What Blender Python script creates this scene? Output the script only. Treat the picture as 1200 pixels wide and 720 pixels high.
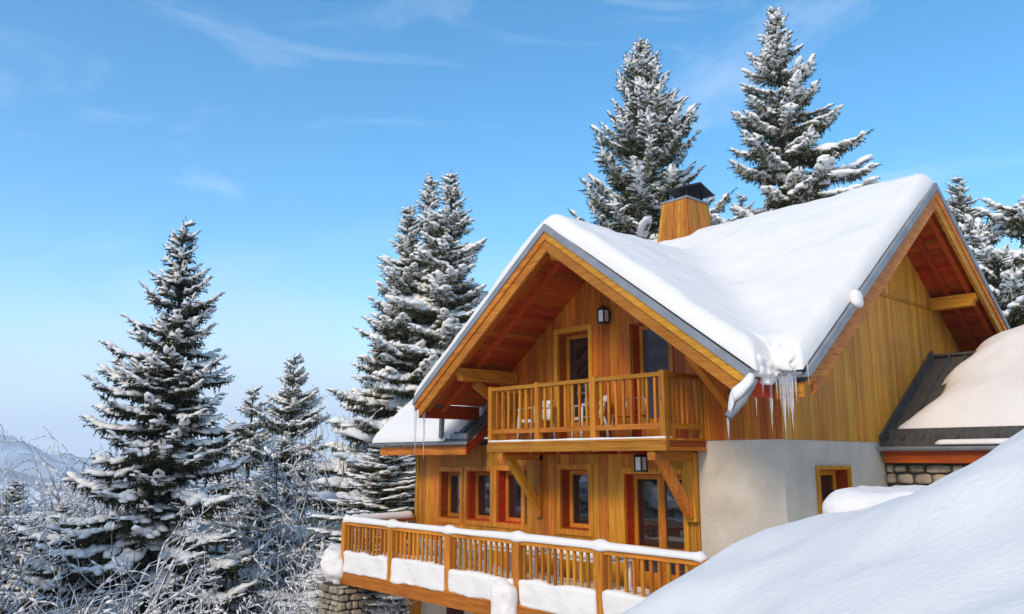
import bpy, math, random
import numpy as np
from mathutils import Matrix, Vector

for o in list(bpy.data.objects):
    bpy.data.objects.remove(o, do_unlink=True)
scene = bpy.context.scene
col = scene.collection
rad = math.radians

# ------------------------------------------------------------------ camera
CX, CY = 600.0, 360.0
VLx, VRx, HY = -265.0, 1676.0, 538.0           # vanishing points of the two facades, horizon (1200x720 frame)
FPX = math.sqrt(-((VLx-CX)*(VRx-CX) + (HY-CY)**2))
def camray(px, py): return np.array([px-CX, CY-py, -FPX])
AX = -camray(VLx, HY); AX /= np.linalg.norm(AX)
AY = camray(VRx, HY); AY /= np.linalg.norm(AY)
AZ = np.cross(AX, AY)
RM = np.stack([AX, AY, AZ])                     # camera -> world
cd = bpy.data.cameras.new('camera'); cam = bpy.data.objects.new('camera', cd); col.objects.link(cam)
cd.sensor_width = 36.0; cd.lens = FPX/1200*36.0; cd.clip_start = 0.05; cd.clip_end = 20000
cam.matrix_world = Matrix([[*RM[i], 0] for i in range(3)] + [[0, 0, 0, 1]])
scene.camera = cam
def atY(px, py, Y): d = RM @ camray(px, py); return d*(Y/d[1])
def spot(px, py, dist):                        # ground position at a horizontal distance, and height of that pixel there
    r = RM @ camray(px, py); h = np.hypot(r[0], r[1])
    return r[0]/h*dist, r[1]/h*dist, r[2]/h*dist

# ------------------------------------------------------------------ world, sun, exposure
SUN_AZ = np.array([0.30, -1.0]); SUN_AZ = SUN_AZ/np.linalg.norm(SUN_AZ)
SUN_EL = rad(38)
w = bpy.data.worlds.new('World'); scene.world = w; w.use_nodes = True
nt = w.node_tree; N = nt.nodes; Lk = nt.links
N.clear()
out = N.new('ShaderNodeOutputWorld'); bg = N.new('ShaderNodeBackground')
sky = N.new('ShaderNodeTexSky'); sky.sky_type = 'NISHITA'; sky.sun_disc = False
sky.sun_elevation = SUN_EL; sky.sun_rotation = math.atan2(SUN_AZ[0], SUN_AZ[1])
sky.altitude = 1300; sky.air_density = 1.0; sky.dust_density = 1.3; sky.ozone_density = 1.5
tc = N.new('ShaderNodeTexCoord')
mp = N.new('ShaderNodeMapping'); mp.inputs['Scale'].default_value = (1.3, 1.3, 4.2); mp.inputs['Rotation'].default_value = (0.12, 0.1, 0.5); mp.inputs['Location'].default_value = (3.1, 1.7, 0.4)
n1 = N.new('ShaderNodeTexNoise'); n1.inputs['Scale'].default_value = 2.1; n1.inputs['Detail'].default_value = 6; n1.inputs['Roughness'].default_value = 0.6; n1.inputs['Distortion'].default_value = 0.8
r1 = N.new('ShaderNodeMapRange'); r1.inputs['From Min'].default_value = 0.52; r1.inputs['From Max'].default_value = 0.85; r1.inputs['To Max'].default_value = 0.36
mix = N.new('ShaderNodeMix'); mix.data_type = 'RGBA'; mix.inputs['B'].default_value = (5.0, 5.3, 5.7, 1)
Lk.new(tc.outputs['Generated'], mp.inputs['Vector']); Lk.new(mp.outputs['Vector'], n1.inputs['Vector'])
Lk.new(n1.outputs['Fac'], r1.inputs['Value']); Lk.new(r1.outputs['Result'], mix.inputs['Factor'])
hs = N.new('ShaderNodeHueSaturation'); hs.inputs['Hue'].default_value = 0.488; hs.inputs['Saturation'].default_value = 1.34; Lk.new(sky.outputs['Color'], hs.inputs['Color']); Lk.new(hs.outputs['Color'], mix.inputs['A']); sxyz = N.new('ShaderNodeSeparateXYZ'); Lk.new(tc.outputs['Generated'], sxyz.inputs[0])
n2 = N.new('ShaderNodeTexNoise'); n2.inputs['Scale'].default_value = 3.2; n2.inputs['Detail'].default_value = 5
mp2 = N.new('ShaderNodeMapping'); mp2.inputs['Scale'].default_value = (1, 1, 3.5); Lk.new(tc.outputs['Generated'], mp2.inputs['Vector']); Lk.new(mp2.outputs['Vector'], n2.inputs['Vector'])
ad1 = N.new('ShaderNodeMath'); ad1.operation = 'MULTIPLY_ADD'; ad1.inputs[1].default_value = -0.22; Lk.new(n2.outputs['Fac'], ad1.inputs[0]); Lk.new(sxyz.outputs['Z'], ad1.inputs[2])
r2 = N.new('ShaderNodeMapRange'); r2.interpolation_type = 'SMOOTHSTEP'; r2.inputs['From Min'].default_value = -0.10; r2.inputs['From Max'].default_value = 0.16; r2.inputs['To Min'].default_value = 0.92; r2.inputs['To Max'].default_value = 0.0
Lk.new(ad1.outputs[0], r2.inputs['Value'])
mix2 = N.new('ShaderNodeMix'); mix2.data_type = 'RGBA'; mix2.inputs['B'].default_value = (3.0, 3.35, 3.75, 1)
Lk.new(r2.outputs['Result'], mix2.inputs['Factor']); Lk.new(mix.outputs['Result'], mix2.inputs['A']); Lk.new(mix2.outputs['Result'], bg.inputs['Color'])
bg.inputs['Strength'].default_value = 0.15
Lk.new(bg.outputs['Background'], out.inputs['Surface'])

sd = bpy.data.lights.new('sun', 'SUN'); sd.energy = 1.38; sd.angle = rad(16); sd.color = (1.0, 0.82, 0.58)
sun = bpy.data.objects.new('sun', sd); col.objects.link(sun)
sdir = Vector((SUN_AZ[0]*math.cos(SUN_EL), SUN_AZ[1]*math.cos(SUN_EL), math.sin(SUN_EL)))
sun.rotation_euler = sdir.to_track_quat('Z', 'Y').to_euler(); sun.location = (0, -30, 40)
vs = scene.view_settings
vs.view_transform = 'Standard'; vs.look = 'None'; vs.gamma = 1.0; vs.use_curve_mapping = False; vs.exposure = 0.76

# ------------------------------------------------------------------ helpers
rng = np.random.default_rng(7); random.seed(7)
def hash3(i, j, k):
    v = np.sin(i*127.1 + j*311.7 + k*74.7)*43758.5453
    return v - np.floor(v)
def vnoise(p):                                  # value noise, p (n,3) -> -1..1
    f = np.floor(p); u = p-f; u = u*u*(3-2*u); i, j, k = f[:, 0], f[:, 1], f[:, 2]
    r = 0
    for a in (0, 1):
        for b in (0, 1):
            for c in (0, 1):
                wgt = (u[:, 0] if a else 1-u[:, 0])*(u[:, 1] if b else 1-u[:, 1])*(u[:, 2] if c else 1-u[:, 2])
                r = r + wgt*hash3(i+a, j+b, k+c)
    return r*2-1
def fbm(p, o=3):
    s = 0; a = 1.0
    for q in range(o): s = s + a*vnoise(p*(2**q)+q*17.3); a *= 0.5
    return s

def np_mesh(name, V, F, smooth=False):
    V = np.asarray(V, np.float32); F = np.asarray(F, np.int32)
    m = bpy.data.meshes.new(name); k = F.shape[1]
    m.vertices.add(len(V)); m.vertices.foreach_set('co', V.ravel())
    m.loops.add(F.size); m.loops.foreach_set('vertex_index', F.ravel())
    m.polygons.add(len(F)); m.polygons.foreach_set('loop_start', np.arange(0, F.size, k, dtype=np.int32))
    m.polygons.foreach_set('loop_total', np.full(len(F), k, np.int32))
    if smooth: m.polygons.foreach_set('use_smooth', np.ones(len(F), bool))
    m.update(calc_edges=True); m.validate()
    return m
def poly_mesh(name, V, F, smooth=False):
    m = bpy.data.meshes.new(name); m.from_pydata([tuple(map(float, v)) for v in V], [], [tuple(map(int, f)) for f in F]); m.update()
    if smooth: m.polygons.foreach_set('use_smooth', [True]*len(F))
    return m
def wloc(o):                                    # world translation of our unrotated parents
    v = Vector(o.location)
    return v if o.parent is None else v + wloc(o.parent)
def link(name, mesh, mat=None, parent=None, loc=(0, 0, 0)):
    o = bpy.data.objects.new(name, mesh); col.objects.link(o)
    if mat is not None and mesh is not None and len(mesh.materials) == 0: mesh.materials.append(mat)
    loc = Vector(loc)
    if parent is not None: o.parent = parent; loc = loc - wloc(parent)
    o.location = loc
    return o
def centred(V):
    V = np.asarray(V, float); c = (V.min(0)+V.max(0))/2
    return V-c, c
def tag(o, label=None, cat=None, group=None, kind=None):
    if label: o['label'] = label
    if cat: o['category'] = cat
    if group: o['group'] = group
    if kind: o['kind'] = kind
    return o
def empty(name, loc, label=None, cat=None, group=None):
    o = bpy.data.objects.new(name, None); col.objects.link(o); o.location = loc; o.empty_display_size = 0.2
    return tag(o, label, cat, group)
BF = [(0, 3, 2, 1), (4, 5, 6, 7), (0, 1, 5, 4), (1, 2, 6, 5), (2, 3, 7, 6), (3, 0, 4, 7)]
def boxv(x0, x1, y0, y1, z0, z1):
    return [(x0, y0, z0), (x1, y0, z0), (x1, y1, z0), (x0, y1, z0), (x0, y0, z1), (x1, y0, z1), (x1, y1, z1), (x0, y1, z1)]
def box(name, x0, x1, y0, y1, z0, z1, mat, parent=None):
    V, c = centred(boxv(x0, x1, y0, y1, z0, z1))
    return link(name, poly_mesh(name, V, BF), mat, parent, c)
def merge(parts):
    V = []; F = []
    for v, f in parts:
        n = len(V); V += [tuple(q) for q in v]; F += [tuple(i+n for i in q) for q in f]
    return V, F
def boxes(name, lst, mat, parent=None):
    V, F = merge([(boxv(*b), BF) for b in lst]); V, c = centred(V)
    return link(name, poly_mesh(name, V, F), mat, parent, c)
def prism_vf(poly, ext):                        # poly: list of 3D points, ext: vector
    n = len(poly); P = [np.array(p, float) for p in poly]; e = np.array(ext, float)
    V = P + [p+e for p in P]
    F = [tuple(range(n)), tuple(range(2*n-1, n-1, -1))] + [(i, n+i, n+(i+1) % n, (i+1) % n) for i in range(n)]
    return V, F
def prism(name, poly, ext, mat, parent=None):
    V, F = prism_vf(poly, ext); V, c = centred(V)
    m = poly_mesh(name, V, F)
    import bmesh
    bm = bmesh.new(); bm.from_mesh(m); bmesh.ops.recalc_face_normals(bm, faces=bm.faces); bm.to_mesh(m); bm.free()
    return link(name, m, mat, parent, c)
def beam(name, a, b, wd, ht, mat, parent=None, up=(0, 0, 1)):   # rectangular bar from a to b
    a = np.array(a, float); b = np.array(b, float); d = b-a; d /= np.linalg.norm(d)
    s = np.cross(d, up); s /= np.linalg.norm(s); u = np.cross(s, d)
    V = []
    for p in (a, b):
        for (i, j) in ((-1, -1), (1, -1), (1, 1), (-1, 1)): V.append(p + s*i*wd/2 + u*j*ht/2)
    V, c = centred(V)
    return link(name, poly_mesh(name, V, BF), mat, parent, c)
def tube_vf(pts, rads, n=8, cap=True, flat=1.0):
    pts = [np.array(p, float) for p in pts]; V = []; F = []
    for i, p in enumerate(pts):
        d = pts[min(i+1, len(pts)-1)]-pts[max(i-1, 0)]; d /= np.linalg.norm(d)+1e-9
        ref = np.array([0, 0, 1.0]) if abs(d[2]) < 0.9 else np.array([1.0, 0, 0])
        s = np.cross(d, ref); s /= np.linalg.norm(s); u = np.cross(s, d)
        for k in range(n):
            a = 2*math.pi*k/n
            V.append(p + rads[i]*(math.cos(a)*s + math.sin(a)*u*flat))
    for i in range(len(pts)-1):
        for k in range(n):
            F.append((i*n+k, i*n+(k+1) % n, (i+1)*n+(k+1) % n, (i+1)*n+k))
    if cap: F += [tuple(range(n-1, -1, -1)), tuple((len(pts)-1)*n+k for k in range(n))]
    return V, F
def tube(name, pts, rads, mat, parent=None, n=8, smooth=True, flat=1.0):
    V, F = tube_vf(pts, rads if hasattr(rads, '__len__') else [rads]*len(pts), n, True, flat); V, c = centred(V)
    return link(name, poly_mesh(name, V, F, smooth), mat, parent, c)

# ------------------------------------------------------------------ materials
def newmat(name):
    m = bpy.data.materials.new(name); m.use_nodes = True
    return m, m.node_tree, m.node_tree.nodes['Principled BSDF']
def simple(name, rgb, rough=0.6, metal=0.0, spec=0.5):
    m, t, b = newmat(name)
    b.inputs['Base Color'].default_value = (*rgb, 1); b.inputs['Roughness'].default_value = rough; b.inputs['Metallic'].default_value = metal
    b.inputs['Specular IOR Level'].default_value = spec
    return m
def wood(name, axis, c1, c2, c3, var=0.32):
    m, t, b = newmat(name); n = t.nodes; l = t.links
    g = n.new('ShaderNodeNewGeometry'); oi = n.new('ShaderNodeObjectInfo')
    sc = [14.0, 14.0, 14.0]; sc[axis] = 0.9
    ad = n.new('ShaderNodeVectorMath'); ad.operation = 'MULTIPLY_ADD'; ad.inputs[1].default_value = sc
    cmb = n.new('ShaderNodeMath'); cmb.operation = 'MULTIPLY'; cmb.inputs[1].default_value = 37.0
    l.new(oi.outputs['Random'], cmb.inputs[0]); l.new(g.outputs['Position'], ad.inputs[0]); l.new(cmb.outputs[0], ad.inputs[2])
    no = n.new('ShaderNodeTexNoise'); no.inputs['Scale'].default_value = 1.6; no.inputs['Detail'].default_value = 5; no.inputs['Roughness'].default_value = 0.62; no.inputs['Distortion'].default_value = 0.4
    l.new(ad.outputs[0], no.inputs['Vector'])
    rp = n.new('ShaderNodeValToRGB'); e = rp.color_ramp.elements
    e[0].position = 0.28; e[0].color = (*c1, 1); e[1].position = 0.72; e[1].color = (*c3, 1)
    k = rp.color_ramp.elements.new(0.5); k.color = (*c2, 1)
    l.new(no.outputs['Fac'], rp.inputs['Fac'])
    # knots
    sk = [7.0, 7.0, 7.0]; sk[axis] = 2.6
    kn = n.new('ShaderNodeVectorMath'); kn.operation = 'MULTIPLY_ADD'; kn.inputs[1].default_value = sk
    l.new(g.outputs['Position'], kn.inputs[0]); l.new(cmb.outputs[0], kn.inputs[2])
    vo = n.new('ShaderNodeTexVoronoi'); vo.inputs['Scale'].default_value = 1.0; l.new(kn.outputs[0], vo.inputs['Vector'])
    kr = n.new('ShaderNodeMapRange'); kr.inputs['From Min'].default_value = 0.04; kr.inputs['From Max'].default_value = 0.13; kr.inputs['To Min'].default_value = 0.45; kr.inputs['To Max'].default_value = 1.0
    l.new(vo.outputs['Distance'], kr.inputs['Value'])
    # broad weathering in patches
    wn = n.new('ShaderNodeTexNoise'); wn.inputs['Scale'].default_value = 0.9; wn.inputs['Detail'].default_value = 3; l.new(g.outputs['Position'], wn.inputs['Vector'])
    wr = n.new('ShaderNodeMapRange'); wr.inputs['From Min'].default_value = 0.3; wr.inputs['From Max'].default_value = 0.7; wr.inputs['To Min'].default_value = 0.82; wr.inputs['To Max'].default_value = 1.12
    l.new(wn.outputs['Fac'], wr.inputs['Value'])
    rv = n.new('ShaderNodeMapRange'); rv.inputs['To Min'].default_value = 1-var; rv.inputs['To Max'].default_value = 1+var*0.6
    l.new(oi.outputs['Random'], rv.inputs['Value'])
    m1 = n.new('ShaderNodeMath'); m1.operation = 'MULTIPLY'; l.new(kr.outputs[0], m1.inputs[0]); l.new(rv.outputs[0], m1.inputs[1])
    m2 = n.new('ShaderNodeMath'); m2.operation = 'MULTIPLY'; l.new(m1.outputs[0], m2.inputs[0]); l.new(wr.outputs[0], m2.inputs[1])
    sm = n.new('ShaderNodeVectorMath'); sm.operation = 'SCALE'; l.new(rp.outputs['Color'], sm.inputs[0]); l.new(m2.outputs[0], sm.inputs['Scale'])
    fr_ = n.new('ShaderNodeMath'); fr_.operation = 'MULTIPLY'; fr_.inputs[1].default_value = 13.7; l.new(oi.outputs['Random'], fr_.inputs[0])
    f2_ = n.new('ShaderNodeMath'); f2_.operation = 'FRACT'; l.new(fr_.outputs[0], f2_.inputs[0])
    hr_ = n.new('ShaderNodeMapRange'); hr_.inputs['To Min'].default_value = 0.486; hr_.inputs['To Max'].default_value = 0.512; l.new(f2_.outputs[0], hr_.inputs['Value'])
    hv_ = n.new('ShaderNodeHueSaturation'); l.new(hr_.outputs[0], hv_.inputs['Hue']); l.new(sm.outputs[0], hv_.inputs['Color'])
    l.new(hv_.outputs['Color'], b.inputs['Base Color'])
    b.inputs['Roughness'].default_value = 0.55; b.inputs['Specular IOR Level'].default_value = 0.3
    bp = n.new('ShaderNodeBump'); bp.inputs['Strength'].default_value = 0.25; bp.inputs['Distance'].default_value = 0.01
    l.new(no.outputs['Fac'], bp.inputs['Height']); l.new(bp.outputs[0], b.inputs['Normal'])
    return m
WC = ((0.40, 0.118, 0.007), (0.57, 0.208, 0.014), (0.69, 0.31, 0.034))
wood_z = wood('wood_upright', 2, *WC); wood_x = wood('wood_along_front', 0, *WC); wood_y = wood('wood_along_side', 1, *WC)
WS = ((0.28, 0.036, 0.003), (0.40, 0.060, 0.004), (0.48, 0.090, 0.008))  # shaded copy of the wood: eave and recess shade put into its colour
wood_a = wood('shade_reddened_larch', 2, (0.34, 0.075, 0.005), (0.51, 0.135, 0.008), (0.65, 0.215, 0.018), var=0.30)  # shade under the front overhang painted in as redder, darker planks
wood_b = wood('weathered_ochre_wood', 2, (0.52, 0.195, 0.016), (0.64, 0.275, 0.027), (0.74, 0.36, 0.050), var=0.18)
sof_x = wood('shade_toned_wood_front', 0, *WS); sof_y = wood('shade_toned_wood_side', 1, *WS)
def noisy(name, c1, c2, scale, rough, bump=0.0, bscale=None, dist=0.02, detail=5, spec=0.3, stretch=(1, 1, 1), rmul=1.0):
    m, t, b = newmat(name); n = t.nodes; l = t.links
    g = n.new('ShaderNodeNewGeometry'); oi = n.new('ShaderNodeObjectInfo')
    mu = n.new('ShaderNodeVectorMath'); mu.operation = 'MULTIPLY_ADD'; mu.inputs[1].default_value = stretch
    rm_ = n.new('ShaderNodeMath'); rm_.operation = 'MULTIPLY'; rm_.inputs[1].default_value = rmul; l.new(oi.outputs['Random'], rm_.inputs[0])
    l.new(g.outputs['Position'], mu.inputs[0]); l.new(rm_.outputs[0], mu.inputs[2])
    no = n.new('ShaderNodeTexNoise'); no.inputs['Scale'].default_value = scale; no.inputs['Detail'].default_value = detail; no.inputs['Roughness'].default_value = 0.6
    l.new(mu.outputs[0], no.inputs['Vector'])
    rp = n.new('ShaderNodeValToRGB'); e = rp.color_ramp.elements; e[0].position = 0.33; e[0].color = (*c1, 1); e[1].position = 0.67; e[1].color = (*c2, 1)
    l.new(no.outputs['Fac'], rp.inputs['Fac']); l.new(rp.outputs['Color'], b.inputs['Base Color'])
    b.inputs['Roughness'].default_value = rough; b.inputs['Specular IOR Level'].default_value = spec
    if bump:
        n2 = n.new('ShaderNodeTexNoise'); n2.inputs['Scale'].default_value = bscale or scale; n2.inputs['Detail'].default_value = 6; l.new(mu.outputs[0], n2.inputs['Vector'])
        bp = n.new('ShaderNodeBump'); bp.inputs['Strength'].default_value = bump; bp.inputs['Distance'].default_value = dist
        l.new(n2.outputs['Fac'], bp.inputs['Height']); l.new(bp.outputs[0], b.inputs['Normal'])
    return m
M_snow = noisy('snow', (0.86, 0.81, 0.745), (0.90, 0.85, 0.785), 1.5, 0.8, 0.30, 16.0, 0.03)
M_snowtree = noisy('snow_on_branches', (0.91, 0.87, 0.81), (0.95, 0.91, 0.86), 2.0, 0.8)
M_plaster = noisy('rough_plaster', (0.54, 0.48, 0.385), (0.68, 0.62, 0.51), 1.6, 0.9, 0.6, 22, 0.015)
M_zinc = noisy('zinc_sheet', (0.20, 0.21, 0.23), (0.29, 0.30, 0.32), 3, 0.5, spec=0.5)
M_zincdark = noisy('dark_standing_seam_metal', (0.055, 0.052, 0.048), (0.10, 0.095, 0.085), 4, 0.45, spec=0.5, stretch=(4, 1, 1))
M_black = simple('black_iron', (0.012, 0.012, 0.013), 0.45)
M_milk = simple('milky_lantern_glass', (0.75, 0.74, 0.70), 0.25)
M_plastic = simple('white_garden_plastic', (0.78, 0.77, 0.75), 0.4)
M_glass = simple('dark_window_glass', (0.010, 0.011, 0.013), 0.03, spec=0.75)
M_glass.node_tree.nodes['Principled BSDF'].inputs['IOR'].default_value = 2.0
M_palepane = simple('glass_with_painted_reflection', (0.07, 0.07, 0.085), 0.06, spec=0.6)  # pale reflection put into the pane colour, no curtain behind
M_stone = noisy('rubble_stone', (0.14, 0.11, 0.08), (0.56, 0.47, 0.33), 1.6, 0.9, 0.7, 12, 0.03, rmul=60.0)
M_mortar = noisy('mortar', (0.05, 0.045, 0.04), (0.09, 0.08, 0.07), 8, 0.95)
M_bark = noisy('bark', (0.030, 0.022, 0.017), (0.075, 0.058, 0.045), 6, 0.95, 0.6, 18, 0.02)
M_soot = simple('sooty_metal', (0.02, 0.02, 0.022), 0.5)
m, t, b = newmat('ice'); M_ice = m
b.inputs['Base Color'].default_value = (0.93, 0.96, 1.0, 1); b.inputs['Roughness'].default_value = 0.12; b.inputs['IOR'].default_value = 1.31; b.inputs['Transmission Weight'].default_value = 0.75
def needle_mat(name, c1, c2, c3):
    m, t, b = newmat(name); n = t.nodes; l = t.links
    g = n.new('ShaderNodeNewGeometry'); no = n.new('ShaderNodeTexNoise'); no.inputs['Scale'].default_value = 2.2; no.inputs['Detail'].default_value = 4
    l.new(g.outputs['Position'], no.inputs['Vector'])
    rp = n.new('ShaderNodeValToRGB'); e = rp.color_ramp.elements; e[0].position = 0.32; e[0].color = (*c1, 1); e[1].position = 0.7; e[1].color = (*c3, 1)
    k = e.new(0.5); k.color = (*c2, 1)
    l.new(no.outputs['Fac'], rp.inputs['Fac']); l.new(rp.outputs['Color'], b.inputs['Base Color'])
    b.inputs['Roughness'].default_value = 0.7; b.inputs['Specular IOR Level'].default_value = 0.2
    return m
M_needle = needle_mat('spruce_needles', (0.030, 0.034, 0.009), (0.066, 0.066, 0.017), (0.15, 0.125, 0.032))
M_needledark = needle_mat('dark_spruce_needles', (0.012, 0.014, 0.006), (0.028, 0.029, 0.011), (0.07, 0.062, 0.020))
m, t, b = newmat('frosted_twig'); M_twig = m; n = t.nodes; l = t.links
g = n.new('ShaderNodeNewGeometry'); sp = n.new('ShaderNodeSeparateXYZ'); l.new(g.outputs['Normal'], sp.inputs[0])
no = n.new('ShaderNodeTexNoise'); no.inputs['Scale'].default_value = 3.0; l.new(g.outputs['Position'], no.inputs['Vector'])
ma = n.new('ShaderNodeMath'); ma.operation = 'MULTIPLY_ADD'; ma.inputs[1].default_value = 1.1; l.new(no.outputs['Fac'], ma.inputs[0]); l.new(sp.outputs['Z'], ma.inputs[2])
mr = n.new('ShaderNodeMapRange'); mr.inputs['From Min'].default_value = 0.38; mr.inputs['From Max'].default_value = 0.75; l.new(ma.outputs[0], mr.inputs['Value'])
mx = n.new('ShaderNodeMix'); mx.data_type = 'RGBA'; mx.inputs['A'].default_value = (0.085, 0.068, 0.060, 1); mx.inputs['B'].default_value = (0.80, 0.82, 0.86, 1)
l.new(mr.outputs[0], mx.inputs['Factor']); l.new(mx.outputs['Result'], b.inputs['Base Color']); b.inputs['Roughness'].default_value = 0.85

# ------------------------------------------------------------------ terrain
def tps_fit(P, z):
    n = len(P); D = np.linalg.norm(P[:, None]-P[None], axis=2); K = np.where(D > 0, D*D*np.log(D+1e-12), 0)
    A = np.zeros((n+3, n+3)); A[:n, :n] = K + np.eye(n)*0.05; A[:n, n] = 1; A[:n, n+1:] = P; A[n, :n] = 1; A[n+1:, :n] = P.T
    return np.linalg.solve(A, np.concatenate([z, [0, 0, 0]]))
CTRL = [(0, 0, -1.55), (3, -5, -1.5), (-4, -3, -2.3), (3, 3, -0.6), (0, 2.2, -1.15), (-2, 2.0, -1.5), (-4, 3, -2.1),
        (-4.25, 5, -1.20), (-5.12, 6, -1.43), (-5.0, 7, -1.08), (-4.37, 7, -0.84), (-3.96, 7, -0.57), (-3.70, 7, -0.50), (-3.39, 7, -0.46),
        (-2.55, 6.7, -0.21), (-1.87, 6.5, 0.215), (-0.9, 6.4, 0.75), (1.5, 6.5, 1.7),
        (-3.12, 5, -0.78), (-2.4, 5, -0.60), (-1.5, 5, -0.30), (-0.5, 4, -0.25), (-2.4, 4, -0.95), (-1.2, 3.4, -0.75),
        (-6.9, 8.0, -2.3), (-6.0, 8.6, -1.7), (-5.0, 9.2, -1.35), (-4.0, 9.0, -0.95), (-3.0, 9.0, -0.7), (-1.8, 8.6, 0.0), (0.5, 9.5, 1.0), (-5.6, 12.5, -1.4), (-4, 13, -1.2), (-1, 13, -0.2), (4, 13, 1.6),
        (-6.8, 10.4, -2.9), (-8, 8, -3.4), (-10, 9, -4.2), (-12, 5, -4.4), (-16.5, 9, -5.4), (-16.5, 12, -5.2), (-10, 12, -4.5), (-9, 16, -3), (-20, 14, -7.2), (-28, 10, -10.5), (-15, 0, -5.2), (-9, 1, -3.4),
        (-6, 24, 0.0), (-14, 26, -2.0), (-22, 26, -6), (-22, 32, -3.5), (-12, 36, 1.0), (5, 25, 4), (10, 12, 3.5), (10, -5, 0), (-38, 18, -15), (-38, -4, -14), (-28, -12, -9), (-10, -14, -4), (6, -18, -1),
        (-45, 40, -17), (-20, 55, 2), (10, 50, 9), (30, 20, 9), (30, -20, 4), (-60, 20, -26)]
CT = np.array(CTRL, float); TPW = tps_fit(CT[:, :2], CT[:, 2])
def ground_z(x, y):
    x = np.atleast_1d(np.asarray(x, float)); y = np.atleast_1d(np.asarray(y, float)); Q = np.stack([x, y], 1)
    z = TPW[-3] + Q @ TPW[-2:]
    for i, c in enumerate(CT[:, :2]):
        d2 = ((Q-c)**2).sum(1); z = z + TPW[i]*0.5*d2*np.log(d2+1e-12)
    r = np.hypot(x+8, y-8)
    far = np.clip(-0.40*(-x-8)*1.0, -62, 40) + 14*fbm(np.stack([x/90, y/90, x*0], 1), 3)
    far = np.clip(far, -75, 60)
    s = np.clip((r-38)/40, 0, 1); s = s*s*(3-2*s)
    z = z*(1-s) + far*s
    small = 0.05*fbm(np.stack([x*0.9, y*0.9, x*0], 1), 3) + 0.018*fbm(np.stack([x*3.1, y*3.1, x*0+5], 1), 2)
    rd_ = (x*0.55+y*0.84)+0.5*fbm(np.stack([x*0.5, y*0.5, x*0+3], 1), 2); small = small + 0.015*vnoise(np.stack([rd_*2.1, (x*0.84-y*0.55)*0.45, x*0+9], 1))
    return z + small*np.clip(r/6+0.4, 0.4, 3)
def axis_grid(fine0, fine1, step, far, ratio=1.22):
    a = list(np.arange(fine0, fine1+1e-6, step)); s = step; v = fine1
    while v < far: s *= ratio; v += s; a.append(v)
    s = step; v = fine0
    while v > -far: s *= ratio; v -= s; a.insert(0, v)
    return np.array(a)
gx = axis_grid(-12, 4, 0.13, 5200); gy = axis_grid(0, 14, 0.13, 5200)
GX, GY = np.meshgrid(gx, gy, indexing='ij')
GZ = ground_z(GX.ravel(), GY.ravel())
def grid_faces(nx, ny):
    i = np.arange(nx-1)[:, None]*ny + np.arange(ny-1)[None]
    return np.stack([i, i+ny, i+ny+1, i+1], -1).reshape(-1, 4)
g = link('ground', np_mesh('ground', np.stack([GX.ravel(), GY.ravel(), GZ], 1), grid_faces(len(gx), len(gy)), True), M_snow)
tag(g, 'snow covered hillside falling away to the valley on the left', 'ground', kind='structure')

# ------------------------------------------------------------------ chalet: frame of reference
YF, X1 = 11.5, -6.6                 # front wall plane, side gable wall plane
XL = -16.2                          # left corner of the lower storey
AXR, AZR, AY0 = -10.04, 4.12, 9.85  # front gable: ridge x, roof top height, rake plane
AXL, AXRt = -13.95, -6.08
BYR, BZR, BX0 = 15.73, 5.11, -5.60  # side gable: ridge y, roof top height, rake plane
BY0, BY1 = 10.50, 20.95
SL = 0.737
ch = empty('chalet', (-10.5, 15, -4.8), 'honey coloured timber chalet with snow laden gabled roofs and two balconies', 'house')
def rA(x): return AZR - SL*abs(x-AXR)
def rB(y): return BZR - SL*abs(y-BYR)

# --- generic planked wall: planks are pieces of the wall
def planked(wall, u0, u1, zlo, ztop, holes, to3, width=0.14, mat=wood_z, prot=0.022, rnd=random):
    u = u0
    while u < u1-1e-3:
        wv = width*rnd.uniform(0.85, 1.15); v = min(u+wv, u1)
        if u1-v < 0.05: v = u1
        a, b_ = u+0.0025, v-0.0025
        cuts = [(zlo(u) if callable(zlo) else zlo, None)]
        seg = [[(zlo(a), zlo(b_)) if callable(zlo) else (zlo, zlo), (ztop(a), ztop(b_))]]
        for (h0, h1, k0, k1) in holes:
            if b_ > h0+0.01 and a < h1-0.01:
                ns = []
                for lo, hi in seg:
                    if k0 > max(lo)+0.02 and k0 < min(hi)+1e9:
                        top = (min(k0, hi[0]), min(k0, hi[1]))
                        if max(top) > max(lo)+0.02: ns.append([lo, top])
                    if k1 < max(hi)-0.03: ns.append([(max(k1, lo[0]), max(k1, lo[1])), hi])
                    if k0 >= max(hi) or k1 <= min(lo): ns = ns if ns else [[lo, hi]]
                seg = ns
        p = prot + rnd.uniform(-0.004, 0.004)
        for lo, hi in seg:
            if max(hi)-min(lo) < 0.03: continue
            q = [to3(a, lo[0], 0), to3(b_, lo[1], 0), to3(b_, hi[1], 0), to3(a, hi[0], 0)]
            e = np.array(to3(a, lo[0], p)) - np.array(to3(a, lo[0], 0))
            prism('plank', q, e, mat, wall)
        u = v
front = lambda u, z, p: (u, YF-p, z)
side = lambda u, z, p: (X1+p, u, z)
D1 = (-11.42, -10.57, 0.34, 2.47); D2 = (-9.53, -8.67, 0.34, 2.45)      # upper balcony doors
W1 = (-15.28, -14.52, -1.31, -0.28); W2 = (-14.28, -13.48, -1.31, -0.26); W3 = (-13.27, -12.50, -1.31, -0.24)
W4 = (-11.38, -10.63, -1.32, -0.20); D3 = (-9.76, -8.48, -2.33, -0.26)
WB = (12.50, 13.52, -1.05, -0.17)
FL, FU = -2.35, 0.33            # lower and upper floor heights
TH = 0.30
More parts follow.
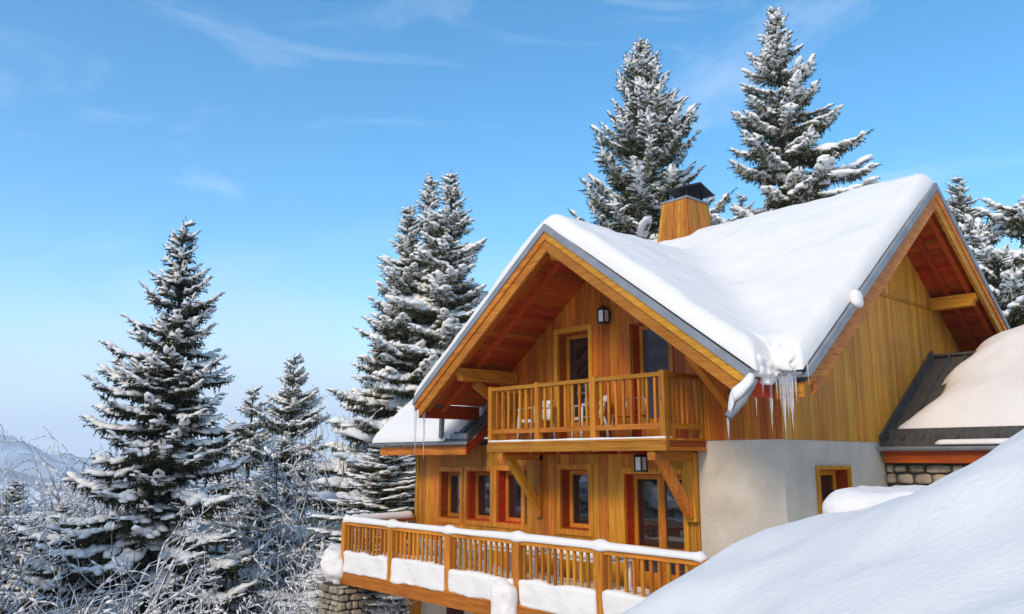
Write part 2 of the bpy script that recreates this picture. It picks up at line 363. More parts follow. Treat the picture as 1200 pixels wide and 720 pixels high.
def holed_wall(name, u0, u1, z0, ztopf, holes, to3, parent, mat):
    us = sorted(set([u0, u1] + [h[0] for h in holes] + [h[1] for h in holes])); parts = []
    for a, b_ in zip(us[:-1], us[1:]):
        mid = (a+b_)/2; hs = [h for h in holes if h[0] < mid < h[1]]; z = z0
        segs = []
        for h in sorted(hs, key=lambda h: h[2]):
            if h[2] > z+0.01: segs.append((z, z, h[2], h[2]))
            z = h[3]
        n_ = 6 if not hs else 1
        segs.append((z, z, ztopf(a), ztopf(b_)))
        for (l0, l1, t0, t1) in segs:
            q = [to3(a, l0, 0), to3(b_, l1, 0), to3(b_, t1, 0), to3(a, t0, 0)]
            e = np.array(to3(a, l0, -TH)) - np.array(to3(a, l0, 0)); parts.append(prism_vf(q, e))
    V, F = merge(parts); V, c = centred(V); m = poly_mesh(name, V, F)
    import bmesh
    bm = bmesh.new(); bm.from_mesh(m); bmesh.ops.recalc_face_normals(bm, faces=bm.faces); bm.to_mesh(m); bm.free()
    return link(name, m, mat, parent, c)
M_core = simple('dark_wall_core', (0.10, 0.04, 0.015), 0.9)
# upper front wall (inside the front gable), lower front wall, plaster corner, side gable
topA = lambda u: rA(u)-0.245
topB = lambda u: rB(u)-0.245
ridgesplit = [AXR]
wu = holed_wall('wall', -13.5, X1-0.006, 0.12, topA, [D1, D2, (AXR-0.001, AXR+0.001, 3.9, 3.9)], front, ch, M_core); wu['label'] = 'upper timber front wall under the gable'
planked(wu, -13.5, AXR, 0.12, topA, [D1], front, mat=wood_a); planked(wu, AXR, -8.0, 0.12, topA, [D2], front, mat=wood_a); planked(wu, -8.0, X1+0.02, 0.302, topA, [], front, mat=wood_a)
wl = holed_wall('wall', XL, -8.17, -2.42, lambda u: 0.115, [W1, W2, W3, W4, D3], front, ch, M_core); wl['label'] = 'lower timber front wall with small windows'
planked(wl, XL, -8.17, -2.42, lambda u: 0.30 if u < -13.5 else 0.115, [W1, W2, W3, W4, D3], front, width=0.20)
wp = holed_wall('wall', -8.165, X1-0.003, -4.5, lambda u: 0.30, [], lambda u, z, p: (u, YF-0.004-p, z), ch, M_plaster); wp['label'] = 'rough cream plaster wall beside the terrace'
wq = holed_wall('wall', YF, 16.0, -4.5, lambda u: 0.30, [WB], side, ch, M_plaster); wq['label'] = 'rough cream plaster wall under the side gable'
ws = holed_wall('wall', YF, 19.96, 0.302, topB, [(BYR-0.001, BYR+0.001, 4.9, 4.9)], side, ch, M_core); ws['label'] = 'timber side gable wall weathered to ochre'
planked(ws, YF-0.02, BYR, 0.302, topB, [], side, mat=wood_b); planked(ws, BYR, 19.96, 0.302, topB, [], side, mat=wood_b)
box('trim_board', X1+0.027, X1+0.06, 12.6, 18.8, 3.06, 3.115, wood_y, ch)
# left wall, back wall, left gable of the wing (close the volume)
box('wall', XL, XL+TH, YF+0.31, 20, -5.0, 0.5, M_plaster, ch)
box('wall', XL+0.31, X1-0.31, 19.6, 19.9, -5.0, 1.4, M_plaster, ch)
box('corner_board', XL-0.03, XL+0.10, YF-0.05, YF-0.026, -2.42, 0.12, wood_z, ch)
box('corner_board', -8.39, -8.17, YF-0.12, YF-0.03, -1.02, 0.10, wood_z, ch)
# basement under the terrace
wb = box('wall', XL, X1-0.31, YF+0.02, YF+0.32, -5.4, -2.43, M_plaster, ch); wb['label'] = 'pale basement wall under the terrace'
box('corner_post', XL-0.06, XL+0.22, YF-0.16, YF+0.018, -5.3, -2.66, wood_z, ch)
dk = box('door', -14.95, -14.40, YF-0.03, YF+0.016, -5.0, -2.75, simple('dark_red_door', (0.06, 0.012, 0.008), 0.5), ch); dk['label'] = 'dark basement door under the terrace'
for i in range(4): box('door_board', -14.94+i*0.135, -14.82+i*0.135, YF-0.045, YF-0.031, -4.95, -2.8, simple('dark_door_wood', (0.05, 0.012, 0.008), 0.5) if i == 0 else bpy.data.materials['dark_door_wood'], dk)
box('door_post', -13.92, -13.65, YF-0.09, YF+0.018, -5.3, -2.66, wood_z, ch)

# --- windows and doors: casing > reveal, sash, pane, sill
def opening(kind, h, to3, label=None, bars=0, casing=0.10, depth=0.26, leaf=1, panel=None, glass=M_glass):
    a, b_, z0, z1 = h
    def bar(u0, u1, k0, k1, p0, p1):
        A = np.array(to3(u0, k0, p0)); B = np.array(to3(u1, k1, p1)); lo = np.minimum(A, B); hi = np.maximum(A, B)
        return (lo[0], hi[0], lo[1], hi[1], lo[2], hi[2])
    pr = 0.048
    fr = boxes(kind, [bar(a-casing, a, z0-(casing if kind == 'window' else 0), z1+casing, -0.01, pr), bar(b_, b_+casing, z0-(casing if kind == 'window' else 0), z1+casing, -0.01, pr),
                      bar(a, b_, z1, z1+casing, -0.01, pr-0.002)] + ([bar(a, b_, z0-casing, z0, -0.01, pr-0.002)] if kind == 'window' else []), wood_z, ch)
    if label: fr['label'] = label
    t_ = 0.022
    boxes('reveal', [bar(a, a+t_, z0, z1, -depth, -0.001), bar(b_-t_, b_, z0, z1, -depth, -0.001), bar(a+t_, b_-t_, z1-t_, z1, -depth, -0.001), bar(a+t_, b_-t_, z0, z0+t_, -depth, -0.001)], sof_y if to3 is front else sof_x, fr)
    f = 0.075; wL = (b_-a)/leaf
    for k in range(leaf):
        u0, u1 = a+k*wL+(t_ if k == 0 else 0.002), a+(k+1)*wL-(t_ if k == leaf-1 else 0.002)
        zb = z0+t_ + (0.28 if kind == 'door' else 0)
        sa = boxes('sash', [bar(u0, u0+f, z0+t_, z1-t_, -depth, -depth+0.06), bar(u1-f, u1, z0+t_, z1-t_, -depth, -depth+0.06), bar(u0+f, u1-f, z1-t_-f, z1-t_, -depth, -depth+0.06), bar(u0+f, u1-f, z0+t_, zb+f, -depth, -depth+0.06)], wood_z, fr)
        box('pane', *bar(u0+f, u1-f, zb+f, z1-t_-f, -depth+0.012, -depth+0.03), glass if (k == 0 or leaf == 1) else glass, fr)
        if kind == 'door' and leaf > 1:
            box('glazing_bar', *bar(u0+f, u1-f, (z0+z1)/2-0.25, (z0+z1)/2-0.22, -depth+0.031, -depth+0.05), wood_x, fr)
    box('back_panel', *bar(a+0.001, b_-0.001, z0+0.001, z1-0.001, -depth-0.025, -depth-0.003), M_black, fr)
    return fr
opening('door', D1, front, 'narrow glazed balcony door left of the lantern')
opening('door', D2, front, 'glazed balcony door with a pale reflection painted in its glass', glass=M_palepane)
opening('door', D3, front, 'double glazed terrace door', leaf=2)
opening('window', W1, front, 'leftmost small terrace window'); opening('window', W2, front, 'middle small terrace window'); opening('window', W3, front, 'small terrace window behind the brace')
opening('window', W4, front, 'window beside the terrace door'); opening('window', WB, side, 'deep set window in the plaster wall above the snowdrift', casing=0.06)
for h in (D1, D2): box('threshold', h[0]-0.1, h[1]+0.1, YF-0.10, YF-0.03, 0.332, 0.37, wood_x, ch)

# --- roofs
def slab(name, pts, dz0, dz1, mat, parent):      # four top points, extruded between two vertical offsets
    q = [(p[0], p[1], p[2]+dz1) for p in pts]
    return prism(name, q, (0, 0, dz0-dz1), mat, parent)
zA = lambda x: rA(x); zB = lambda y: rB(y)
def roof_plane(label, pts):
    r = slab('roof', pts, -0.20, 0.0, M_zincdark, ch); r['label'] = label; return r
valleyY = lambda x: BYR - (BZR - rA(x))/SL      # where the two roofs meet in plan
rAl = roof_plane('left slope of the front gable roof', [(AXL, AY0, zA(AXL)), (AXR, AY0, AZR), (AXR, valleyY(AXR), AZR), (AXL, valleyY(AXL), zA(AXL))])
rAr = roof_plane('right slope of the front gable roof', [(AXR, AY0, AZR), (AXRt, AY0, zA(AXRt)), (AXRt, valleyY(AXRt), zA(AXRt)), (AXR, valleyY(AXR), AZR)])
rBl = roof_plane('front slope of the side gable roof', [(AXRt, BY0, zB(BY0)), (BX0, BY0, zB(BY0)), (BX0, BYR, BZR), (-14.3, BYR, BZR), (-14.0, valleyY(-13.9), zB(valleyY(-13.9))), (AXR, valleyY(AXR), AZR)])
rBr = roof_plane('rear slope of the side gable roof', [(-14.3, BYR, BZR), (BX0, BYR, BZR), (BX0, BY1, zB(BY1)), (-14.3, BY1, zB(BY1))])
# soffit boards (run from rake back to the wall) and rafters
cs = 1/math.hypot(1, SL); nrm = SL*cs
def soffit(roof, u_from, u_to, gable, width=0.125):
    n_ = int(abs(u_to-u_from)/cs/width); sgn = 1 if u_to > u_from else -1
    for k in range(n_):
        a = u_from + sgn*k*width*cs; b_ = u_from + sgn*(k*width+width-0.006)*cs; j = random.uniform(-0.003, 0.003)
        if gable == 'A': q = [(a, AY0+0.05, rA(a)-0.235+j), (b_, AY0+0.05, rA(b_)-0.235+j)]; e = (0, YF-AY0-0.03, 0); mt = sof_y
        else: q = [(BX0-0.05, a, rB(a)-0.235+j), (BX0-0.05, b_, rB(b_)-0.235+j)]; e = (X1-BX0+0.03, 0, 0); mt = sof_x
        q = q + [(q[1][0], q[1][1], q[1][2]+0.028), (q[0][0], q[0][1], q[0][2]+0.028)]
        prism('soffit_board', q, e, mt, roof)
soffit(rAl, AXR-0.02, AXL+0.1, 'A'); soffit(rAr, AXR+0.02, AXRt-0.1, 'A')
soffit(rBl, BYR-0.02, BY0+0.1, 'B'); soffit(rBr, BYR+0.02, BY1-0.1, 'B')
def sloped_bar(name, gable, u0, u1, o0, o1, top, bot, mat, parent):    # board following the slope; o0..o1 across the rake; plumb cut ends
    f = rA if gable == 'A' else rB
    if gable == 'A': q = [(u0, o0, f(u0)+bot), (u1, o0, f(u1)+bot), (u1, o0, f(u1)+top), (u0, o0, f(u0)+top)]; e = (0, o1-o0, 0)
    else: q = [(o0, u0, f(u0)+bot), (o0, u1, f(u1)+bot), (o0, u1, f(u1)+top), (o0, u0, f(u0)+top)]; e = (o1-o0, 0, 0)
    return prism(name, q, e, mat, parent)
for roof, g_, uu in ((rAl, 'A', (AXR, AXL)), (rAr, 'A', (AXR, AXRt)), (rBl, 'B', (BYR, BY0)), (rBr, 'B', (BYR, BY1))):
    s_ = 1 if uu[1] > uu[0] else -1; o = AY0 if g_ == 'A' else BX0; d = -1 if g_ == 'A' else 1
    sloped_bar('roof_edge', g_, uu[0], uu[1]+s_*0.05, o+d*0.02, o+d*0.085, 0.03, -0.105, M_zinc, roof)
    sloped_bar('fascia_board', g_, uu[0], uu[1], o, o+d*0.060, -0.108, -0.25, wood_x if g_ == 'A' else wood_y, roof)
    sloped_bar('fascia_board', g_, uu[0], uu[1]-s_*0.12, o-d*0.03, o+d*0.030, -0.252, -0.465, wood_x if g_ == 'A' else wood_y, roof)
    sloped_bar('rafter', g_, uu[0]+s_*0.1, uu[1]-s_*0.1, o-d*0.55, o-d*0.66, -0.237, -0.335, sof_x if g_ == 'A' else sof_y, roof)
    sloped_bar('rafter', g_, uu[0]+s_*0.1, uu[1]-s_*0.1, o-d*0.16, o-d*0.26, -0.237, -0.335, sof_x if g_ == 'A' else sof_y, roof)
# eave fascia of the right slope of the front gable, its left eave, gutter in the corner
box('eave_board', AXRt-0.04, AXRt, AY0+0.001, BY0-0.06, zA(AXRt)-0.36, zA(AXRt)-0.11, sof_y, ch)
box('eave_board', AXRt+0.002, BX0-0.03, BY0-0.045, BY0-0.01, rB(BY0)-0.42, rB(BY0)-0.21, wood_x, ch)
box('eave_board', AXL, AXL+0.04, AY0+0.04, 14.0, zA(AXL)-0.40, zA(AXL)-0.11, sof_y, ch)
# gutter: half round channel
def gutter(name, a, b_, r, mat, parent, nseg=8):
    a = np.array(a, float); b_ = np.array(b_, float); d = (b_-a)/np.linalg.norm(b_-a); s = np.cross(d, (0, 0, 1)); V = []; F = []
    for rr in (r, r-0.012):
        for p in (a, b_):
            for k in range(nseg+1):
                an = math.pi + math.pi*k/nseg; V.append(p + s*rr*math.cos(an) + np.array([0, 0, rr*math.sin(an)]))
    m_ = nseg+1
    for k in range(nseg):
        F += [(k, k+1, m_+k+1, m_+k), (2*m_+k+1, 2*m_+k, 3*m_+k, 3*m_+k+1), (k+1, k, 2*m_+k, 2*m_+k+1), (m_+k, m_+k+1, 3*m_+k+1, 3*m_+k)]
    F += [(0, m_, 3*m_, 2*m_), (nseg, 2*m_+nseg, 3*m_+nseg, m_+nseg)]
    V, c = centred(V); return link(name, poly_mesh(name, V, F), mat, parent, c)
gutter('gutter', (AXRt-0.05, BY0-0.12, rB(BY0)-0.08), (BX0+0.03, BY0-0.12, rB(BY0)-0.08), 0.075, M_zinc, ch)
gutter('gutter', (AXL-0.08, AY0+0.02, zA(AXL)-0.12), (AXL-0.08, 13.5, zA(AXL)-0.12), 0.075, M_zinc, ch)
# stray spout in the roof corner and the pipe from the left eave down to the small roof
sp0 = atY(884, 444, 9.78); sp1 = atY(853, 489, 9.55)
tube('drain_spout', [sp0, sp0*0.55+sp1*0.45-np.array([0, 0, 0.05]), sp1], [0.06, 0.06, 0.06], M_zinc, ch, n=10)
tube('spout_mouth', [sp1+(sp1-sp0)*0.004, sp1+(sp1-sp0)*0.012], [0.05, 0.05], M_black, ch, n=10)
beam('downpipe', (-14.0, 10.55, zA(AXL)-0.14), tuple(atY(517, 513, 10.78)), 0.085, 0.085, M_zinc, ch, up=(0, 1, 0))

# purlins and braces
def purlin(g_, u, top, h, wd, o0, o1, label=None):
    if g_ == 'A': q = [(u, o0, top), (u, o0, top-h*0.45), (u, o0+0.06, top-h*0.6), (u, o0+0.10, top-h), (u, o1, top-h), (u, o1, top)]; e = (wd, 0, 0); q = [(p[0]-wd/2, p[1], p[2]) for p in q]; mt = wood_y
    else: q = [(o0, u, top), (o0, u, top-h*0.45), (o0-0.06, u, top-h*0.6), (o0-0.10, u, top-h), (o1, u, top-h), (o1, u, top)]; e = (0, wd, 0); q = [(p[0], p[1]-wd/2, p[2]) for p in q]; mt = wood_x
    return prism('purlin', q, e, mt, ch)
purlin('A', -12.72, rA(-12.72)-0.36, 0.25, 0.18, AY0+0.07, YF-0.03)
purlin('A', -7.45, rA(-7.45)-0.36, 0.22, 0.18, AY0+0.35, YF-0.03)
purlin('A', AXR, AZR-0.36, 0.22, 0.16, AY0+0.07, YF-0.03)
purlin('B', 17.70, rB(17.70)-0.36, 0.25, 0.2, BX0-0.05, X1+0.03); purlin('B', 13.76, rB(13.76)-0.36, 0.25, 0.2, BX0-0.05, X1+0.03)
purlin('B', BYR, BZR-0.36, 0.24, 0.18, BX0-0.05, X1+0.03); purlin('B', 11.75, rB(11.75)-0.34, 0.2, 0.2, BX0-0.2, X1+0.03)
def brace(x, ya, za, yb, zb, wd=0.13, ht=0.15): beam('brace', (x, ya, za), (x, yb, zb), wd, ht, wood_z, ch)
brace(-12.72, AY0+0.55, rA(-12.72)-0.64, YF-0.03, 0.85); brace(-7.50, 10.45, 1.62, YF-0.03, 0.86)
for bx_ in (-11.95, -8.28): beam('brace_arm', (bx_, 10.40, 0.05), (bx_, YF-0.03, 0.05), 0.15, 0.14, wood_y, ch)
brace(-11.95, 10.55, 0.12, YF-0.03, -1.0); brace(-8.28, 10.55, 0.12, YF-0.12, -0.92)
beam('brace_foot', (-11.95, YF-0.06, -1.12), (-11.95, YF-0.06, 0.1), 0.15, 0.10, wood_z, ch, up=(0, 1, 0))

# chimney
cx0, cx1, cy0, cy1, cz0, cz1 = -11.75, -10.70, 15.12, 16.28, 4.55, 6.06
def chim(x0, x1, y0, y1, tp, z0, z1):
    return [(x0, y0, z0), (x1, y0, z0), (x1, y1, z0), (x0, y1, z0), (x0+tp, y0+tp, z1), (x1-tp, y0+tp, z1), (x1-tp, y1-tp, z1), (x0+tp, y1-tp, z1)]
V, c = centred(chim(cx0, cx1, cy0, cy1, 0.17, cz0, cz1)); cm = link('chimney', poly_mesh('chimney', V, BF), M_core, ch, c); cm['label'] = 'tapered timber clad chimney with dark metal cowl'
nP = 8
for k in range(nP):
    f0, f1 = k/nP+0.004, (k+1)/nP-0.004
    lx = lambda f, z: (cx0+0.17*z)+(cx1-cx0-0.34*z)*f; ly = lambda f, z: (cy0+0.17*z)+(cy1-cy0-0.34*z)*f
    j = random.uniform(0.018, 0.026)
    prism('plank', [(lx(f0, 0), cy0, cz0), (lx(f1, 0), cy0, cz0), (lx(f1, 1), cy0+0.17, cz1), (lx(f0, 1), cy0+0.17, cz1)], (0, -j, 0), wood_z, cm)
    prism('plank', [(cx1, ly(f0, 0), cz0), (cx1, ly(f1, 0), cz0), (cx1-0.17, ly(f1, 1), cz1), (cx1-0.17, ly(f0, 1), cz1)], (j, 0, 0), wood_z, cm)
box('chimney_collar', cx0+0.13, cx1-0.13, cy0+0.13, cy1-0.13, cz1+0.001, cz1+0.05, M_zinc, cm)
for (sx, sy) in ((cx0+0.26, cy0+0.26), (cx1-0.26, cy0+0.26), (cx1-0.26, cy1-0.26), (cx0+0.26, cy1-0.26)):
    box('cowl_post', sx-0.025, sx+0.025, sy-0.025, sy+0.025, cz1+0.05, cz1+0.30, M_black, cm)
box('flue', cx0+0.36, cx1-0.36, cy0+0.36, cy1-0.36, cz1+0.05, cz1+0.2, M_soot, cm)
ym = (cy0+cy1)/2
prism('cowl', [(cx0+0.05, cy0+0.03, cz1+0.26), (cx0+0.05, ym, cz1+0.46), (cx0+0.05, cy1-0.03, cz1+0.26), (cx0+0.05, cy1-0.03, cz1+0.23), (cx0+0.05, ym, cz1+0.42), (cx0+0.05, cy0+0.03, cz1+0.23)], (cx1-cx0-0.10, 0, 0), M_soot, cm)

# --- railings
def railing(parent, a, b_, z0, posts, rail_h, nb, base_gap, mat_rail, bw=0.045, postw=0.11, ext=0.22, first=True, lastpost=True):
    """rail from a to b (plan points), floor z0; posts: fractions"""
    a = np.array(a, float); b_ = np.array(b_, float); d = b_-a; Ln = np.linalg.norm(d); d = d/Ln
    P = lambda s, z: (a[0]+d[0]*Ln*s, a[1]+d[1]*Ln*s, z)
    beam('handrail', P(0, rail_h-0.035), P(1, rail_h-0.035), 0.10, 0.065, mat_rail, parent)
    beam('bottom_rail', P(0, z0+base_gap), P(1, z0+base_gap), 0.06, 0.085, mat_rail, parent)
    for i, s in enumerate(posts):
        p = P(s, 0); k = postw/2
        box('post', p[0]-k, p[0]+k, p[1]-k, p[1]+k, z0-ext, rail_h+0.02, wood_z, parent)
    mesh = None
    for (s0, s1), n_ in zip(zip(posts[:-1], posts[1:]), nb):
        for j in range(n_):
            s = s0+(s1-s0)*(j+1)/(n_+1); p = P(s, 0); zb, zt = z0+base_gap+0.045, rail_h-0.07
            if mesh is None:
                k = bw/2; V = [(x, y, z) for (x, y, z) in boxv(-k, k, -k*0.75, k*0.75, zb-(zb+zt)/2, zt-(zb+zt)/2)]
                mesh = poly_mesh('baluster', V, BF); mesh.materials.append(wood_z)
            o = link('baluster', mesh, wood_z, parent, (p[0], p[1], (zb+zt)/2)); o.rotation_euler.z = random.uniform(-0.04, 0.04)
# upper balcony
YB = 10.45
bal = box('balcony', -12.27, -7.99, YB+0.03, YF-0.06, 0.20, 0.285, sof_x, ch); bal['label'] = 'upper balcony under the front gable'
nb_ = 7
for k in range(nb_): box('deck_board', -12.30, -7.96, YB-0.06+k*0.152, YB+0.085+k*0.152, 0.290, 0.325+0.002*(k % 2), wood_x, bal)
box('beam', -12.30, -7.95, YB-0.085, YB-0.005, 0.13, 0.282, wood_x, bal)
box('beam', -8.02, -7.96, YB, YF-0.05, 0.13, 0.19, wood_y, bal); box('beam', -12.28, -12.22, YB, YF-0.05, 0.13, 0.19, wood_y, bal)
for k in range(6): box('joist', -11.9+k*0.72, -11.82+k*0.72, YB, YF-0.05, 0.08, 0.195, sof_y, bal)
railing(bal, (-12.25, YB), (-8.03, YB), 0.32, [0, (12.25-10.92)/4.22, (12.25-9.52)/4.22, 1], 1.38, [7, 7, 8], 0.20, wood_x, ext=0.20)
railing(bal, (-8.03, YB+0.06), (-8.03, YF-0.04), 0.32, [0.02, 0.98], 1.38, [6], 0.20, wood_y, postw=0.07, ext=0.0)
railing(bal, (-12.25, YB+0.06), (-12.25, YF-0.04), 0.32, [0.02, 0.98], 1.38, [6], 0.20, wood_y, postw=0.07, ext=0.0)
# lower terrace
YT = 9.6; TX0, TX1 = -16.2, -6.76; TP = [-16.2, -14.34, -12.43, -10.53, -8.65, -6.76]
ter = box('terrace', TX0+0.03, TX1, YT+0.05, YF-0.06, -2.52, -2.43, sof_x, ch); ter['label'] = 'long lower terrace with snow topped railing'
for k in range(13): box('deck_board', TX0-0.02, TX1+0.02, YT-0.07+k*0.15, YT+0.075+k*0.15, -2.428, -2.355+0.002*(k % 2), wood_x, ter)
box('beam', TX0-0.05, TX1+0.05, YT-0.10, YT-0.002, -2.66, -2.432, wood_x, ter)
box('beam', TX0-0.04, TX0+0.025, YT, YF-0.05, -2.66, -2.432, wood_y, ter); box('beam', TX1+0.002, TX1+0.06, YT, YF-0.05, -2.66, -2.432, wood_y, ter)
for k in range(9): box('joist', TX0+0.6+k*1.0, TX0+0.68+k*1.0, YT, YF-0.05, -2.63, -2.522, sof_y, ter)
railing(ter, (TX0, YT), (TX1, YT), -2.35, [(p-TX0)/(TX1-TX0) for p in TP], -1.36, [12, 12, 12, 12, 11], 0.16, wood_x, bw=0.05, postw=0.14, ext=0.32)
railing(ter, (TX0, YT+0.08), (TX0, YF-0.04), -2.35, [0.02, 0.98], -1.36, [11], 0.16, wood_y, bw=0.05, postw=0.08, ext=0.0)
railing(ter, (TX1, YT+0.08), (TX1, YF-0.04), -2.35, [0.02, 0.98], -1.36, [11], 0.16, wood_y, bw=0.05, postw=0.08, ext=0.0)

# --- small roof over the left of the lower storey, and the annex roof on the right
WY0, WZ0, WXa, WXb = 10.80, 0.385, -17.08, -13.50
wr = prism('roof', [(WXa, WY0, WZ0), (WXb, WY0, WZ0), (WXb, YF-0.02, WZ0+0.737*(YF-0.02-WY0)), (-13.82, YF+0.3, WZ0+0.737*(YF+0.3-WY0)), (-13.82, 14.6, WZ0+0.737*3.8), (WXa, 14.6, WZ0+0.737*3.8)], (0, 0, -0.10), M_zincdark, ch); wr['label'] = 'low metal roof over the left end of the chalet'
for k in range(2):
    x = WXb-0.06-k*0.30; beam('roof_seam', (x, WY0+0.06, WZ0+0.737*0.06+0.02), (x, YF-0.04, WZ0+0.737*(YF-0.04-WY0)+0.02), 0.035, 0.045, M_zincdark, wr)
box('eave_board', WXa+0.3, WXb-0.01, WY0+0.0, WY0+0.05, WZ0-0.30, WZ0-0.115, wood_x, ch)
prism('eave_board', [(WXb-0.008, WY0+0.002, WZ0-0.30), (WXb-0.008, YF-0.03, WZ0-0.30+0.5), (WXb-0.008, YF-0.03, WZ0-0.105+0.50), (WXb-0.008, WY0+0.002, WZ0-0.115)], (0.05, 0, 0), sof_y, ch)
gutter('gutter', (WXa-0.02, WY0-0.07, WZ0-0.03), (WXb+0.05, WY0-0.07, WZ0-0.03), 0.07, M_zinc, ch)
box('snow_stop', WXb-0.62, WXb-0.04, WY0+0.05, WY0+0.09, WZ0+0.04, WZ0+0.15, M_zinc, ch)
# annex
NY0, NZ0, NSL = 14.80, 0.27, 0.66; NXb = 2.0
an = prism('roof', [(X1+0.03, NY0, NZ0), (NXb, NY0, NZ0), (NXb, 17.5, NZ0+NSL*2.7), (X1+0.03, 17.5, NZ0+NSL*2.7)], (0, 0, -0.12), M_zincdark, ch); an['label'] = 'dark metal annex roof against the side gable'
prism('roof', [(X1+0.03, 17.503, NZ0+NSL*2.7), (NXb, 17.503, NZ0+NSL*2.7), (NXb, 20.2, NZ0), (X1+0.03, 20.2, NZ0)], (0, 0, -0.12), M_zincdark, ch)
for k in range(9):
    x = X1+0.10+k*0.30; beam('roof_seam', (x, NY0+0.05, NZ0+NSL*0.05+0.02), (x, 17.46, NZ0+NSL*2.66+0.02), 0.03, 0.05, M_zincdark, an)
beam('wall_flashing', (X1+0.055, NY0-0.02, NZ0+0.06), (X1+0.055, 17.5, NZ0+NSL*2.7+0.08), 0.05, 0.14, M_zincdark, an)
box('ridge_cap', X1+0.04, NXb, 17.42, 17.58, NZ0+NSL*2.7+0.002, NZ0+NSL*2.7+0.05, M_zincdark, an)
box('snow_stop', X1+0.10, -3.2, NY0+0.16, NY0+0.20, NZ0+0.10, NZ0+0.26, M_zincdark, an)
gutter('gutter', (X1+0.0, NY0-0.08, NZ0-0.06), (NXb, NY0-0.08, NZ0-0.06), 0.075, M_zinc, ch)
box('eave_board', X1+0.06, NXb, NY0+0.0, NY0+0.05, NZ0-0.34, NZ0-0.125, sof_x, ch)
sw = box('stone_wall', X1+0.01, NXb-0.2, NY0+0.20, 20.0, -4.5, NZ0-0.03, M_mortar, ch); sw['label'] = 'rubble stone wall under the annex eave'
def stone_mesh(lx, lz, dp, seed):
    r = random.Random(seed); import bmesh
    bm = bmesh.new(); bmesh.ops.create_cube(bm, size=1.0)
    for v in bm.verts: v.co = Vector((v.co.x*lx*r.uniform(0.74, 1.0), v.co.y*dp*r.uniform(0.8, 1.0), v.co.z*lz*r.uniform(0.72, 1.0)))
    bmesh.ops.bevel(bm, geom=list(bm.edges), offset=min(lx, lz)*0.16, segments=1, affect='EDGES')
    m = bpy.data.meshes.new('stone'); bm.to_mesh(m); bm.free(); m.materials.append(M_stone); return m
STONES = [stone_mesh(1, 1, 1, s) for s in range(10)]
def lay_stones(parent, u0, u1, z0, z1, place, hmin, hmax, lmin, lmax, dp=0.14):
    z = z0
    while z < z1-0.03:
        h = min(random.uniform(hmin, hmax), z1-z); u = u0-random.uniform(0, lmin)
        while u < u1-0.02:
            Ln = random.uniform(lmin, lmax); a, b_ = max(u, u0), min(u+Ln, u1)
            if b_-a > 0.04:
                p, rz = place((a+b_)/2, z+h/2); o = link('stone', random.choice(STONES), M_stone, parent, p)
                o.scale = (b_-a-0.012, dp*random.uniform(0.8, 1.3), h-0.012); o.rotation_euler = (0, random.uniform(-0.04, 0.04), rz)
            u += Ln
        z += h
lay_stones(sw, X1+0.02, -3.6, -0.95, NZ0-0.36, lambda u, z: ((u, NY0+0.19, z), 0), 0.12, 0.24, 0.18, 0.5)
# stone pillar under the terrace corner
px0, px1, py0, py1 = -16.80, -15.98, 9.35, 9.98
pil = box('stone_pillar', px0+0.05, px1-0.05, py0+0.05, py1-0.05, -6.6, -2.68, M_mortar, ch); pil['label'] = 'rubble stone pillar under the terrace corner'
lay_stones(pil, px0, px1, -4.2, -2.68, lambda u, z: ((u, py0+0.03, z), 0), 0.10, 0.2, 0.14, 0.42)
lay_stones(pil, py0, py1, -4.2, -2.68, lambda u, z: ((px1-0.03, u, z), math.pi/2), 0.10, 0.2, 0.14, 0.4)
# slate roof top of the pillar is hidden by snow

# ------------------------------------------------------------------ snow on the chalet
def smax(a, b_, k=0.25):
    h = np.clip(0.5+0.5*(a-b_)/k, 0, 1); return b_*(1-h)+a*h+k*h*(1-h)
def lines(lo, hi, step, edges):
    a = list(np.arange(lo, hi, step)) + [lo, hi]
    for e, s in edges:
        for d in (0, 0.012, 0.035, 0.07, 0.12, 0.18, 0.26): a.append(e+s*d)
    a = np.array(sorted(a)); a = a[(a >= lo-1e-9) & (a <= hi+1e-9)]; return a[np.concatenate([[True], np.diff(a) > 0.006])]
def snow_sheet(name, xs, ys, inside, base, dist, T, rnd_r, label, sink=0.03, nz=0.05):
    X, Y = np.meshgrid(xs, ys, indexing='ij'); nx, ny = X.shape; x, y = X.ravel(), Y.ravel()
    ins = inside(x, y); zb = base(x, y); d = np.clip(dist(x, y), 0, None)
    pts = np.stack([x, y, zb], 1)
    nz_ = fbm(pts*0.9, 3)*nz + fbm(pts*3.2+9, 2)*nz*0.32
    r = rnd_r*(1+0.25*vnoise(pts*1.7+3)); q = np.clip(d/r, 0, 1)
    prof = np.sqrt(np.clip(1-(1-q)**2, 0, 1))
    th = T(x, y) if callable(T) else T
    zt = zb + 0.015 + (th+nz_)*prof
    V = np.concatenate([np.stack([x, y, zt], 1), np.stack([x, y, zb-sink*0+0.004], 1)])
    idx = np.arange(nx*ny).reshape(nx, ny); ok = ins.reshape(nx, ny)
    cell = ok[:-1, :-1] & ok[1:, :-1] & ok[:-1, 1:] & ok[1:, 1:]
    q4 = np.stack([idx[:-1, :-1], idx[1:, :-1], idx[1:, 1:], idx[:-1, 1:]], -1)[cell]
    n = nx*ny
    F = [q4, q4[:, ::-1]+n]
    E = {}
    for f in q4:
        for a, b_ in zip(f, np.roll(f, -1)):
            E[(a, b_)] = 1
    bd = [(b_, a, a+n, b_+n) for (a, b_) in E if (b_, a) not in E]
    F = np.concatenate(F+[np.array(bd, int)]); u = np.unique(F); rm = np.full(2*n, -1); rm[u] = np.arange(len(u))
    o = link(name, np_mesh(name, V[u], rm[F], True), M_snow)
    return tag(o, label, 'snow', kind='stuff')
